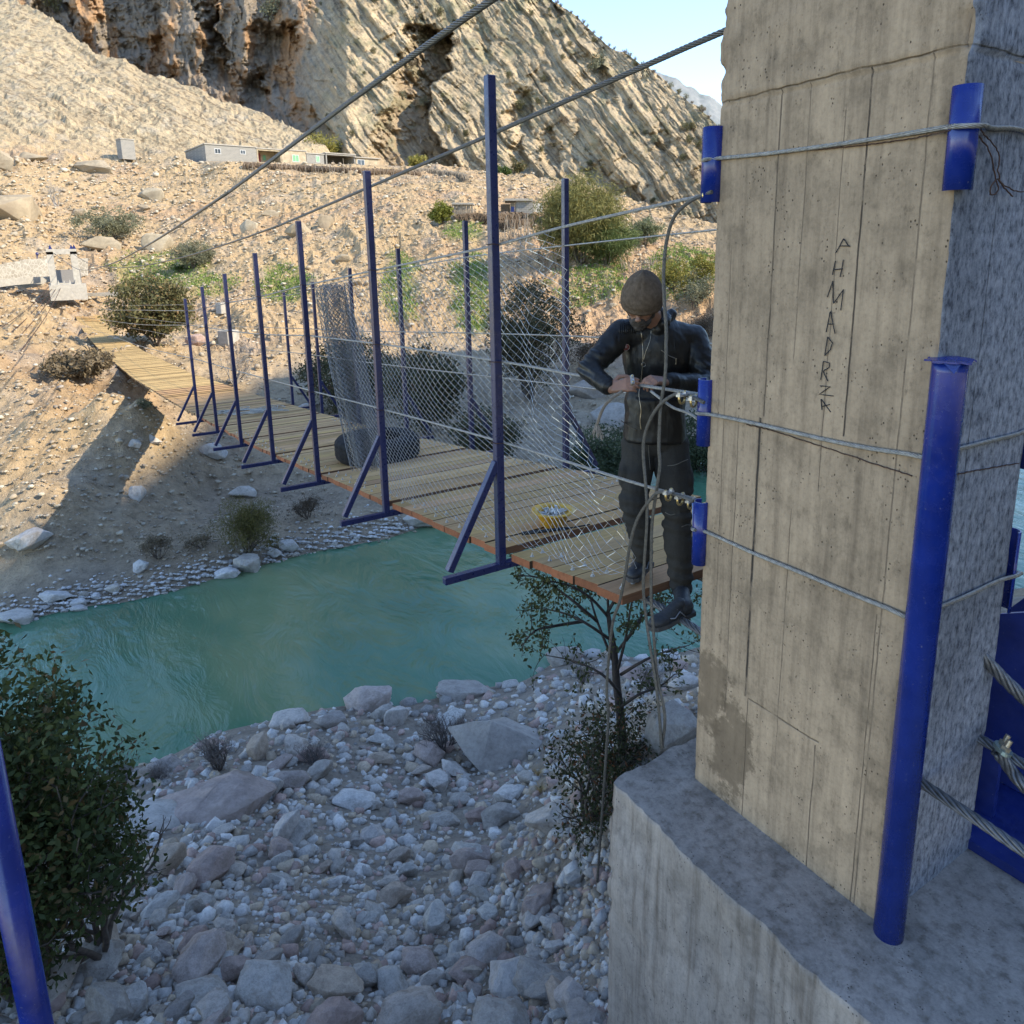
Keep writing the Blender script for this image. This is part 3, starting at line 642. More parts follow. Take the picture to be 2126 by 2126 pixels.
# handrail cables, wired to the posts
rail = {'near': {1: [(2.33,2.06),(3.31,1.97),(4.08,1.88),(4.61,1.83),(6.13,1.70),(7.12,1.61),(8.27,1.51),(10.31,1.30),(12.26,1.13),(14.6,.92),(16.6,.76),(26,.25),(40,-.5),(60,-1.3),(80,-.9)],
                 2: [(2.33,1.19),(3.18,1.16),(4.12,1.14),(6.13,1.06),(8.18,.96),(10.24,.80),(12.3,.68),(14.6,.57),(16.6,.46),(26,-.2),(40,-1.0),(60,-2.0),(80,-1.6)],
                 3: [(2.33,.69),(2.75,.66),(4.06,.60),(6.13,.47),(8.13,.33),(10.17,.19),(12.29,.05),(14.5,-.09),(16.6,-.23),(26,-.9),(40,-1.7),(60,-2.7),(80,-2.3)]},
        'far': {1: [(1.6,2.08),(4.06,1.97),(6.05,1.88),(8.15,1.77),(10.19,1.6),(12.2,1.42),(14.3,1.2),(16.4,.98),(26,.35),(40,-.4),(60,-1.3),(80,-.9)],
                2: [(1.6,1.20),(4.0,1.1),(6.05,.99),(8.12,.85),(10.15,.70),(12.21,.55),(14.3,.42),(16.4,.28),(26,-.35),(40,-1.1),(60,-2.0),(80,-1.6)],
                3: [(1.6,.75),(4.0,.62),(6.08,.48),(8.26,.32),(10.15,.18),(12.31,.03),(14.3,-.1),(16.4,-.25),(26,-.95),(40,-1.7),(60,-2.7),(80,-2.3)]}}
for sd, X0 in (('near', XL-.002), ('far', XR+.002)):
    for lv, pts in rail[sd].items():
        P = [(X0-.03*(sd == 'near' and y > 2.6)*0+deck_x(y), y, z) for y, z in pts]
        if sd == 'near':
            a = [p for p in P if p[1] <= 8.5]
            mb = MB(); rope('x', a, .0085, STEEL, mb=mb); rope('x', [p for p in P if p[1] >= 8], .0085, STEEL, lobed=False, mb=mb)
            mb.build('handrail_cable', STEEL, bridge, True)
        else: rope('handrail_cable', P, .0085, STEEL, bridge, lobed=False)
for sd, X0, ys_ in (('near', XL-.03, Lp), ('far', XR+.03, Rp)):
    for lv in (1, 2, 3):
        for y in ys_:
            z = float(np.interp(y, [p[0] for p in rail[sd][lv]], [p[1] for p in rail[sd][lv]]))
            MB().tube([(X0-.034, y-.034, z+.006), (X0+.034, y-.034, z-.002), (X0+.036, y+.034, z+.004), (X0-.034, y+.034, z), (X0-.034, y-.034, z+.004)], .003, 5).build('binding_wire', RUST, bridge, True)
# main cables
m1 = [(2.75,-1.5,3.85),(2.72,2.2,3.56),(2.7,4.48,3.43),(2.7,6.25,3.32),(2.7,8.79,3.13),(2.7,12.62,2.84),(2.7,18.69,2.47),(2.7,25.78,2.10),(2.7,37.97,1.60),(2.7,59.2,1.11),(2.4,72,1.25),(1.3,81.5,2.5)]
o = split_rope('main_cable', m1, .025, STEELD, 12); tag(o, 'thick steel suspension cable sloping from the top edge to the far portal', 'cable', 'main suspension cables')
m2 = [(4.4,-1.5,3.8),(4.4,2.0,3.5),(4.4,4.07,3.36),(4.4,5.52,3.25),(4.4,7.25,3.11),(4.4,11.02,2.83),(4.4,16.15,2.46),(4.4,21.17,2.19),(4.4,29.77,1.82),(4.3,42.94,1.43),(4.1,57,1.27),(3.5,70,1.5),(2.75,81.5,2.45)]
o = split_rope('main_cable', m2, .024, STEELD, 12); tag(o, 'thick steel suspension cable running behind the concrete pillar, lower of the two', 'cable', 'main suspension cables')
# ---------------------------------------------------------------- concrete pillar and footing
def yof(px, py): return onplane(px, py, 0, XL)[1]
def zof(px, py): return onplane(px, py, 0, XL)[2]
def xr(px, py): return onplane(px, py, 1, 1.29)[0]
ZJ = zof(1500, 212); 
seams = [('y', yof(1562, 1180), .0075, zof(1553, 1450), zof(1576, 868), 1.0), ('y', yof(1612, 400), .004, zof(1583, 865), ZJ, .55), ('y', yof(1790, 420), .0045, zof(1750, 905), ZJ, .8),
         ('y', yof(1690, 1580), .004, -2, zof(1690, 1545), .55), ('y', yof(1545, 1600), .003, -2, zof(1550, 1450), .5), ('y', yof(1528, 1000), .003, -.3, zof(1560, 870), .4), ('y', yof(1722, 700), .0025, .9, 2.3, .35), ('y', yof(1640, 1100), .0025, -.4, .8, .35),
         ('y', yof(1895, 600), .004, -1, ZJ, .4), ('y', yof(1800, 1500), .003, -1, .5, .5), ('y', yof(1502, 900), .003, .2, 1.9, .3), ('y', yof(1670, 400), .003, 1.4, ZJ, .3),
         ('z', (ZJ, 0), .005, 1.0, 2.6, .45), ('z', (zof(1600, 1480), 0), .006, yof(1700, 1540), yof(1552, 1455), .5),
         ('x', xr(2000, 1200), .004, -1, .9, .45), ('x', xr(2060, 500), .004, .9, 2.2, .5), ('x', xr(2055, 1000), .003, 0, 1.3, .4)]
stain = [(yof(1520, 1520), zof(1520, 1560), .14, .30, .7), (yof(1475, 1430), zof(1475, 1430), .10, .26, .65), (1.8, -.9, .8, .14, .5)]
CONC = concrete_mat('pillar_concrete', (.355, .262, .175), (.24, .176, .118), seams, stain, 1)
def ring_solid(name, x0, x1, y0, y1, z0, z1, mat, step=.014, amp=.003, chip=.02, joint=None, parent=None, seed=1, cham=.012):
    """closed rectangular shaft with slightly uneven faces and worn corners"""
    per = []
    def edge(a, b, fixed, ax, rev=False):
        n = max(2, int(abs(b-a)/step)); t = np.linspace(a, b, n, endpoint=False)
        for q in t: per.append((q, fixed) if ax == 'x' else (fixed, q))
    edge(y1, y0, x0, 'y'); edge(x0, x1, y0, 'x'); edge(y0, y1, x1, 'y'); edge(x1, x0, y1, 'x')
    per = np.array(per); nz = max(2, int((z1-z0)/step)); zs = np.linspace(z0, z1, nz)
    PX = np.broadcast_to(per[:, 0], (nz, len(per))).copy(); PY = np.broadcast_to(per[:, 1], (nz, len(per))).copy(); PZ = np.broadcast_to(zs[:, None], PX.shape).copy()
    cx, cy = (x0+x1)/2, (y0+y1)/2; hx, hy = (x1-x0)/2, (y1-y0)/2
    dx, dy = (PX-cx), (PY-cy)
    onx = np.abs(np.abs(dx)-hx) < 1e-6; ony = np.abs(np.abs(dy)-hy) < 1e-6
    nxv = np.where(onx, np.sign(dx), 0.); nyv = np.where(ony, np.sign(dy), 0.)
    dc = np.maximum(hx-np.abs(dx), 0)+np.maximum(hy-np.abs(dy), 0)   # distance to the nearest corner along the ring
    d = amp*fbm(PX*6, PY*6, PZ*2.5, oct=5, seed=seed)
    cc_ = np.clip(1-dc/(cham+chip*(.2+smooth(.1, .5, fbm(PX*9, PY*9, PZ*9, oct=4, seed=seed+5)))), 0, 1)
    d = d-cc_*(cham*.7+chip*.5*smooth(.0, .5, fbm(PX*14, PY*14, PZ*14, oct=4, seed=seed+7)))
    if joint is not None:
        up = smooth(joint-.012, joint+.006, PZ+.012*fbm(PX*12, PY*12, oct=3, seed=8)); 
        rag = np.clip(1-dc/.05, 0, 1)*up
        d = d+up*(.010+.005*fbm(PX*16, PY*16, PZ*14, oct=4, seed=seed+2))-rag*.035*smooth(-.35, .45, fbm(PX*11, PY*11, PZ*13, oct=5, seed=seed+3))
        d = d-.006*np.exp(-((PZ-joint+.01)/.008)**2)
    nn = np.maximum(np.hypot(nxv, nyv), 1e-6)
    X = PX+nxv/nn*d; Y = PY+nyv/nn*d
    V = np.stack([X, Y, PZ], -1).reshape(-1, 3); n = len(per); i = np.arange(nz*n).reshape(nz, n); j = np.roll(i, -1, 1)
    Q = np.stack([i[:-1], j[:-1], j[1:], i[1:]], -1).reshape(-1, 4)
    V = list(map(tuple, V)); 
    me = bpy.data.meshes.new(name); 
    faces = Q.tolist()+[list(range((nz-1)*n, nz*n))]
    me.from_pydata(V, [], faces); me.update(); me.polygons.foreach_set('use_smooth', [True]*(len(faces)-1)+[False])
    return link_mesh(name, me, mat, parent)
pil = empty('concrete_pillar', (2.8, 1.8, -.77)); tag(pil, 'tall rectangular board-marked concrete tower leg wrapped by wire ropes', 'pillar')
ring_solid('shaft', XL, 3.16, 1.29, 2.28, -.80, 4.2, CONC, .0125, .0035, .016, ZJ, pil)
CONC2 = concrete_mat('footing_concrete', (.30, .26, .225), (.17, .14, .115))
ft = ring_solid('footing', 2.08, 3.9, .2, 2.50, -3.4, -.77, CONC2, .03, .045, .09, None, None, 4, .03); ft.name = 'concrete_footing'; tag(ft, 'rough grey concrete footing block under the pillar', 'footing')
# hand-lettering down the shaft
STR = [[(1751.4,496),(1734.5,526)],[(1751.4,496),(1763.8,513)],[(1743.8,511),(1763.8,510)],[(1734.5,541),(1728.8,571)],[(1751.4,539),(1743.8,575)],[(1730.7,560),(1749.5,558)],
 [(1729,583),(1718,617)],[(1729,583),(1731,630)],[(1731,630),(1751,601)],[(1751,601),(1745.5,644)],[(1724,647),(1715,689)],[(1724,647),(1733.7,693)],[(1718.7,673),(1731,672.5)],
 [(1717.5,699.6),(1712,737)],[(1717.5,699.6),(1728.8,712.7),(1724,726),(1712,739)],[(1710,750),(1703.6,788)],[(1710,750),(1722.4,754),(1721.3,763.5),(1709,771),(1719.4,791.7)],
 [(1702.5,801),(1724,803),(1700.6,819),(1730,822.5)],[(1705,829),(1724.7,856)],[(1705,829),(1706,850)],[(1706,844),(1722.5,840)]]
ink = MB()
for s_ in STR:
    P = [onplane(x+random.uniform(-.6, .6), y+random.uniform(-.6, .6), 0, XL-.0035) for x, y in s_]
    Q = []
    for a_, b_ in zip(P, P[1:]): Q += [a_.lerp(b_, t)+Vector((0, random.uniform(-.0008, .0008), 0)) for t in (0, .33, .66)]
    Q.append(P[-1]); ink.tube(Q, .0019, 5)
ink.build('hand_lettering', plain('black_marker', (.015, .015, .018), .8), pil)
# half-pipe corner guards under the wire ropes
def guard(name, c, r, z0, z1, a0, a1, label, thick=.005, mat=None, lid=False):
    n = 14; mb = MB(); b = 0
    for z in (z0, z1):
        for rr in (r, r-thick):
            for i in range(n+1):
                a = math.radians(a0+(a1-a0)*i/n); mb.v.append(Vector((c[0]+rr*math.cos(a), c[1]+rr*math.sin(a), z)))
    k = n+1
    for i in range(n):
        mb.f += [(i, i+1, 2*k+i+1, 2*k+i), (k+i+1, k+i, 3*k+i, 3*k+i+1), (2*k+i, 2*k+i+1, 3*k+i+1, 3*k+i), (i+1, i, k+i, k+i+1)]
    mb.f += [(0, 2*k, 3*k, k), (n, k+n, 3*k+n, 2*k+n)]
    o = mb.build(name, mat or BLUE2, None, False)
    for p in o.data.polygons: p.use_smooth = abs(p.normal.z) < .5
    return o
def zat(px, py, X, Y):
    a, b, c = ray(px, py); d = uv2w(a, b, c); t = math.hypot(X, Y)/math.hypot(d.x, d.y); return CAM_H+d.z*t
gds = [('upper far', (XL-.004, 2.30), .045, zat(1483,420,2.43,2.3), zat(1495,262,2.43,2.3), 40, 290, 'blue half-pipe guard under the top rope at the far corner of the pillar'),
 ('mid far', (XL-.004, 2.29), .034, zat(1460,925,2.43,2.3), zat(1472,788,2.43,2.3), 40, 290, 'blue half-pipe guard under the middle rope at the far corner of the pillar'),
 ('low far', (XL-.004, 2.29), .036, zat(1454,1172,2.43,2.3), zat(1463,1042,2.43,2.3), 40, 290, 'blue half-pipe guard under the lowest rope at the far corner of the pillar'),
 ('upper near', (XL+.006, 1.29), .044, zat(1975,395,2.44,1.27), zat(2002,175,2.44,1.27), 140, 330, 'blue half-pipe guard on the near corner of the pillar under the top rope')]
for nm, c0, r, z0, z1, a0, a1, lb in gds:
    o = guard('corner_guard', c0, r, z0, z1, a0, a1, lb); tag(o, lb, 'corner guard', 'blue corner guards on the pillar')
o = guard('corner_guard', (3.16, 1.30), .036, zat(2068,1262,3.18,1.27), zat(2105,1100,3.18,1.27), 250, 400, ''); tag(o, 'blue half-pipe guard on the right corner of the pillar under the lowest rope', 'corner guard', 'blue corner guards on the pillar')
o = guard('corner_guard', (3.16, 1.30), .036, zat(2110,975,3.18,1.27), zat(2130,840,3.18,1.27), 250, 400, ''); tag(o, 'blue half-pipe guard on the right corner of the pillar under the middle rope', 'corner guard', 'blue corner guards on the pillar')
# long blue pipe at the near corner
zt = zat(1930, 750, 2.44, 1.24)
mb = MB(); mb.tube([(2.452, 1.245, -1.2), (2.452, 1.245, zt-.03), (2.452, 1.245, zt)], .0535, 32)
pipe = mb.build('blue_pipe', BLUE2, None, False)
for p in pipe.data.polygons: p.use_smooth = abs(p.normal.z) < .5
tag(pipe, 'long glossy blue steel pipe standing at the near corner of the pillar', 'pipe')
cap = MB(); nseg = 28; pr = random.Random(5); ringp = [Vector((2.452+(.062+pr.uniform(0, .016)*(1 if i % 3 else .2))*math.cos(2*math.pi*i/nseg), 1.245+(.062+pr.uniform(0, .016))*math.sin(2*math.pi*i/nseg), zt+.002+pr.uniform(-.003, .003))) for i in range(nseg)]
cap.prism(ringp, (0, 0, .006)); fl = [Vector((2.425, 1.195, zt+.004)), Vector((2.39, 1.235, zt+.004)), Vector((2.402, 1.205, zt-.03))]; cap.prism(fl, (.004, .004, .002))
cap.build('flattened_cap', BLUE2, pipe)
# wire ropes round the pillar
def PL(px, py, off=.012): p = onplane(px, py, 0, XL-off); return p
def PRr(px, py, off=.012): return onplane(px, py, 1, 1.29-off)
r1 = [Vector((2.9, 2.32, zof(1484, 332))), Vector((2.52, 2.345, zof(1484, 331))), Vector((XL-.055, 2.30, zat(1484, 331, XL-.05, 2.3))), PL(1500, 328, .012), PL(1600, 318), PL(1750, 298), PL(1900, 275), PL(1965, 264, .02), Vector((XL-.052, 1.28, zat(1990, 262, XL-.05, 1.28))), Vector((XL+.0, 1.228, zat(2030, 262, XL, 1.23))), PRr(2060, 266), PRr(2126, 272), Vector((3.12, 1.275, PRr(2126, 272).z-.06)), Vector((3.2, 1.32, PRr(2126, 272).z-.06)), Vector((3.2, 1.9, 2.1))]
o = rope('wire_rope', r1, .0085, STEEL); tag(o, 'thin steel wire rope wrapped round the pillar, topmost', 'wire rope', 'wire ropes wrapped round the pillar')
r2 = [Vector((2.9, 2.32, zof(1461, 858))), Vector((2.52, 2.34, zof(1461, 858))), Vector((XL-.046, 2.295, zat(1461, 858, XL-.045, 2.3))), PL(1482, 862), PL(1570, 880), PL(1700, 910), PL(1800, 930), PL(1880, 942), Vector((XL-.01, 1.283, zof(1925, 948))), PRr(1960, 940), PRr(2050, 917), PRr(2126, 896), Vector((3.19, 1.262, PRr(2126, 896).z+.05)), Vector((3.21, 1.34, PRr(2126, 896).z+.05)), Vector((3.2, 1.9, 1.2))]
o = rope('wire_rope', r2, .0085, STEEL); tag(o, 'thin steel wire rope wrapped round the pillar, middle one, below the lettering', 'wire rope', 'wire ropes wrapped round the pillar')
r3 = [Vector((2.9, 2.32, zof(1445, 1098))), Vector((2.52, 2.34, zof(1445, 1098))), Vector((XL-.048, 2.295, zat(1447, 1099, XL-.045, 2.3))), PL(1465, 1104), PL(1565, 1149), PL(1660, 1188), PL(1760, 1230), PL(1840, 1262), Vector((XL-.01, 1.283, zof(1890, 1280))), PRr(1922, 1272), PRr(2000, 1240), PRr(2070, 1207), Vector((3.19, 1.262, PRr(2100, 1192).z)), Vector((3.21, 1.34, PRr(2100, 1192).z+.0)), Vector((3.2, 1.9, .6))]
o = rope('wire_rope', r3, .0085, STEEL); tag(o, 'thin steel wire rope wrapped round the pillar, lowest', 'wire rope', 'wire ropes wrapped round the pillar')
# rusty binding wire
def wire(pts, label, r=.0022, mat=None, name='binding_wire', n=60, jit=.0015):
    P = spline(pts, n); P = [p+Vector((random.uniform(-jit, jit), random.uniform(-jit, jit), random.uniform(-jit, jit))) for p in P]
    o = MB().tube(P, r, 6).build(name, mat or RUST, None, True); return tag(o, label, 'wire', 'rusty binding wires on the pillar')
wire([PL(1550, 882, .006), PL(1600, 893, .006), PL(1700, 925, .005), PL(1800, 958, .005), PL(1893, 988, .006)], 'rusty binding wire slanting below the middle wire rope on the wide face')
wire([PRr(1948, 993, .006), PRr(2020, 978, .005), PRr(2115, 962, .006)], 'rusty binding wire on the bluish face of the pillar below the middle rope')
wire([PL(1588, 318, .01), PL(1700, 310, .008), PL(1800, 300, .008), PL(1900, 286, .009), PL(1975, 270, .035)], 'rusty binding wire running along the top wire rope')
wire([PRr(2035, 262, .03), PRr(2030, 278, .02), PRr(2052, 308, .02), PRr(2060, 335, .02), PRr(2066, 365, .015), PRr(2072, 395, .02), PRr(2058, 405, .02), PRr(2056, 392, .02), PRr(2070, 372, .02), PRr(2085, 390, .02), PRr(2102, 408, .03)], 'dangling curl of rusty wire below the top rope on the bluish face', .0024)
wire([PRr(2034, 258, .03), PRr(2040, 275, .03), PRr(2062, 300, .02), PRr(2075, 325, .02), PRr(2072, 355, .02), PRr(2080, 380, .02), PRr(2105, 395, .03), PRr(2124, 398, .03)], 'second dangling strand of rusty wire reaching the right edge below the top rope', .0022)
# clips
def clip(pos, dirv, upv, parent, s=1.0, name='cable_clip'):
    pos = Vector(pos); d = Vector(dirv).normalized(); u = Vector(upv); u = (u-d*u.dot(d)).normalized(); w = d.cross(u)
    mb = MB(); R = .021*s
    P = [pos+w*R*1.0+u*.035*s, pos+w*R*1.0]+[pos+w*R*math.cos(a)-u*R*math.sin(a) for a in np.linspace(0, math.pi, 9)]+[pos-w*R, pos-w*R+u*.035*s]
    mb.tube(P, .0055*s, 8)
    o = mb.build(name, BRASS, parent, True)
    M = Matrix((w, d, u)).transposed()
    sd = MB().box(pos+u*.017*s, (.030*s, .011*s, .005*s), M); 
    for q in (-1, 1): sd.lathe(pos+w*R*q+u*.022*s, [(.0, .009*s), (.010*s, .009*s), (.010*s, 0)], 6, M)
    sd.build('saddle', ZINC, o)
    return o
mid = empty('cable_end_clips', (XL, 2.45, 1.19)); tag(mid, 'row of three brass U-bolt clips on the cable end at the man\'s waist height', 'cable clips', 'U-bolt clips on the cable ends')
for k, (x, y) in enumerate([(1416, 824), (1440, 831), (1462, 838)]): clip(at(x, y+4, 3.25), (.15, -1, .03), (0, 0, 1), mid)
low = empty('cable_end_clips', (XL, 2.45, .69)); tag(low, 'row of three brass U-bolt clips on the low cable end beside the man\'s knee', 'cable clips', 'U-bolt clips on the cable ends')
for k, (x, y) in enumerate([(1388, 1027), (1412, 1036), (1434, 1044)]): clip(at(x, y+3, 3.3), (.15, -1, .05), (0, 0, 1), low)
upc = empty('cable_end_clips', (XL, 2.4, 2.06)); tag(upc, 'dark clamp on the top handrail cable beside the upper blue guard', 'cable clips', 'U-bolt clips on the cable ends')
for k, (x, y) in enumerate([(1464, 406), (1474, 399), (1483, 393)]): clip(at(x, y, 3.25), (.3, -1, .1), (.5, .3, .6), upc, .9)
# cable tails
def hang(name, px, label, X=2.42, r=.0085, mat=STEELD):
    P = [onplane(x, y, 0, X) for x, y in px]; o = rope(name, P, r, mat); return tag(o, label, 'wire rope', 'loose rope tails hanging by the man')
hang('rope_tail', [(1478,398),(1455,407),(1430,420),(1400,450),(1384,500),(1378,560),(1379,617),(1383,680),(1383,714),(1381,782),(1372,843),(1368,924),(1370,964),(1364,1012),(1354,1085),(1352,1166),(1352,1247),(1356,1300),(1364,1400),(1380,1485),(1374,1556)], 'dark steel rope looping down in front of the man from the upper guard')
hang('rope_tail', [(1462,836),(1436,824),(1408,817),(1376,835),(1352,867),(1338,908),(1336,948),(1342,1025),(1343,1085),(1338,1166),(1336,1227),(1345,1310),(1362,1420),(1370,1500),(1373,1550)], 'steel rope tail curving down from the middle clips past the man\'s thigh', 2.405)
hang('rope_tail', [(1440,1040),(1400,1026),(1368,1022),(1348,1040),(1324,1077),(1309,1126),(1299,1186),(1287,1247),(1271,1300),(1260,1423),(1263,1485),(1257,1588),(1249,1704),(1240,1830)], 'steel rope tail dropping from the low clips past the shoe to the ground', 2.39)
o = rope('rope_tail', [at(1351, 812, 3.5), at(1372, 828, 3.45), at(1397, 846, 3.4), at(1425, 856, 3.35), at(1443, 866, 3.3), at(1458, 880, 3.22)], .007, STEEL); tag(o, 'short pale rope tail sagging from the man\'s hand to the middle guard', 'wire rope', 'loose rope tails hanging by the man')
bp = MB().tube(spline([at(1441, 1045, 3.27), at(1442, 1075, 3.27), at(1443, 1097, 3.25), at(1452, 1103, 3.22)], 16), .010, 10).build('blue_strap', plain('faded_blue_plastic', (.16, .24, .5), .6), None, True); tag(bp, 'faded blue strap hanging between the low clips and the lowest guard', 'strap')
# floor-cable anchor behind the pillar
anc = empty('cable_anchor', (3.5, .9, -.77)); tag(anc, 'blue steel cable anchor with rounded gusset behind the pillar at the right edge', 'anchor')
ANB = paint_mat('anchor_paint', (.008, .02, .14), .45)
MB().box((3.75, 1.0, -.745), (.62, .75, .022)).build('base_plate', ANB, anc)
def gusset(x):
    pts = [Vector((x, .35, -.72)), Vector((x, 1.75, -.72)), Vector((x, 1.7, -.35))]+[Vector((x, 1.25+.42*math.cos(a), -.22+.42*math.sin(a))) for a in np.linspace(0, math.pi*.85, 12)]+[Vector((x, .45, -.45))]
    mb = MB(); mb.prism(pts, (.022, 0, 0)); return mb
gusset(3.62).build('gusset_plate', ANB, anc); gusset(4.05).build('gusset_plate', ANB, anc)
MB().box((3.36, 1.42, -.55), (.015, .12, .19)).build('stiffener', ANB, anc)
cp = at(2080, 1558, 2.6)
acl = empty('cable_clip', cp); tag(acl, 'large zinc U-bolt clip with two nuts at the bottom right behind the pillar', 'cable clip')
mb = MB(); R0 = Euler((.35, .25, .5)).to_matrix()
mb.prism([cp+R0 @ Vector((.062*math.cos(a)*(1+.12*math.cos(2*a)), .034*math.sin(a), 0)) for a in np.linspace(0, 2*math.pi, 20, endpoint=False)], R0 @ Vector((0, 0, .014)))
mb.build('saddle', plain('green_zinc', (.36, .42, .36), .4, .7), acl)
for q in (-1, 1):
    o = MB().lathe(cp+R0 @ Vector((.031*q, 0, .014)), [(0, .016), (.019, .016), (.019, 0)], 6, R0).lathe(cp+R0 @ Vector((.031*q, 0, .03)), [(.0105, 0), (.0105, .030), (0, .030)], 12, R0); o.build('nut', plain('nut_zinc', (.40, .34, .25), .4, .7), acl, False)
for pts, lb in (([at(2010, 1330, 2.75), at(2075, 1400, 2.7), at(2126, 1450, 2.65), at(2200, 1520, 2.6)], 'thick twisted cable crossing the blue gusset at the right edge'), ([at(2070, 1560, 2.62), at(2100, 1600, 2.6), at(2126, 1632, 2.55), at(2200, 1700, 2.5)], 'thick twisted cable below the zinc clip at the right edge')):
    o = rope('anchor_cable', pts, .026, FC, None, pitch=5); tag(o, lb, 'cable', 'cables at the anchor')
# blue pole at the left edge
pp = at(-18, 1640, 1.75)
mb = MB().tube([(pp.x, pp.y, -2.6), (pp.x, pp.y, 1.1)], .04, 24); o = mb.build('blue_pole', BLUE2, None, True); tag(o, 'blue steel pole cut by the left edge at the bottom', 'pole')
# ---------------------------------------------------------------- rocks
def rock_mesh(name, seed, sq=(1, .8, .6), n=16, angular=True):
    r = random.Random(seed); bm = bmesh.new()
    for i in range(n):
        d = Vector((r.gauss(0, 1), r.gauss(0, 1), r.gauss(0, 1))).normalized()*r.uniform(.82, 1.08)
        bm.verts.new((d.x*sq[0]*.5, d.y*sq[1]*.5, d.z*sq[2]*.5))
    h = bmesh.ops.convex_hull(bm, input=bm.verts[:]); bmesh.ops.delete(bm, geom=list({g for g in list(h['geom_interior'])+list(h['geom_unused']) if isinstance(g, bmesh.types.BMVert)}), context='VERTS')
    bmesh.ops.bevel(bm, geom=bm.edges[:]+bm.verts[:], offset=.045, segments=2, profile=.6, affect='EDGES', clamp_overlap=True)
    bmesh.ops.triangulate(bm, faces=bm.faces[:]); bmesh.ops.subdivide_edges(bm, edges=[e for e in bm.edges if e.calc_length() > .10], cuts=2, use_grid_fill=True); bmesh.ops.triangulate(bm, faces=bm.faces[:])
    for v in bm.verts:
        k = mnoise.fractal(v.co*3.2+Vector((seed, 0, 0)), .8, 2.1, 5)*.045; q = mnoise.noise(v.co*11+Vector((0, seed, 0)))*.010
        v.co += v.co.normalized()*(k+q)
    me = bpy.data.meshes.new(name); bm.to_mesh(me); bm.free(); me.polygons.foreach_set('use_smooth', [True]*len(me.polygons)); return me
def stone_mat(name, cols, sc=6):
    m = N(name); oi = m.n('ShaderNodeObjectInfo').outputs['Random']
    c = m.ramp(oi, [(i/(len(cols)-1), cl+(1,)) for i, cl in enumerate(cols)])
    n = m.noise(sc, 7, .65); n2 = m.noise(sc*6, 5, .7); nb_ = m.noise(sc*.45, 3, .6)
    c = m.mix(.75, c, m.ramp(n, [(.3, .6), (.5, 1), (.7, 1.2)]), 'MULTIPLY'); c = m.mix(.45, c, m.ramp(n2, [(.3, .55), (.55, 1.1)]), 'MULTIPLY')
    c = m.mix(m.math('MULTIPLY', m.ramp(nb_, [(.55, 0), (.68, 1)]), .55), c, (.20, .155, .11, 1))
    return m.fin(c, .92, 0, m.bump(n2, .5, .02, m.bump(n, .6, .05)), .2)
NEARST = stone_mat('near_stone', [(.48, .445, .40), (.40, .355, .305), (.55, .52, .475), (.42, .30, .25), (.34, .315, .285), (.47, .375, .285), (.60, .57, .53), (.38, .27, .18)])
SHORE = stone_mat('shore_stone', [(.56, .54, .51), (.44, .41, .37), (.60, .58, .56), (.40, .36, .30), (.52, .48, .43)])
HILLST = stone_mat('hill_stone', [(.37, .30, .20), (.30, .24, .165), (.41, .35, .25)], 3)
PROT = [rock_mesh('boulder_mesh', 100+i, (1, random.uniform(.6, .95), random.uniform(.45, .8)), random.choice((12, 14, 18, 24))) for i in range(16)]
def terr_w(u, v): z = ground_at(u, v); return uv2w(u, v, z)
RCOPY = {}
def rock(px, py, w, hpx, label, mat, name='boulder', group=None, seed=0, proto=None, vmin=2.5, cat='boulder', rot=None, sink=.25, flat=None):
    g_ = ground_hit(px, py+hpx*.35, vmin); dist = math.sqrt(g_.x**2+g_.y**2+(g_.z-CAM_H)**2); wm = w*dist/F_PX*(1.25 if group is None else .96)
    me0 = PROT[(proto if proto is not None else seed) % len(PROT)]; key = (me0.name, mat.name)
    if key not in RCOPY: m2 = me0.copy(); m2.materials.append(mat); m2.name = name+'_mesh'; RCOPY[key] = m2
    o = bpy.data.objects.new(name, RCOPY[key]); C.objects.link(o); r = random.Random(seed*7+int(px))
    k = hpx/w; sz = flat or min(1.25, max(.5, k*1.35))
    o.scale = (wm, wm*r.uniform(.75, 1.0), wm*sz); yaw = r.uniform(-.5, .5)-YAW if rot is None else rot-YAW
    o.rotation_euler = (r.uniform(-.15, .15), r.uniform(-.15, .15), yaw)
    o.location = uv2w(g_.x, g_.y, g_.z+wm*sz*(.28-sink*.3)); tag(o, label, cat, group); return o
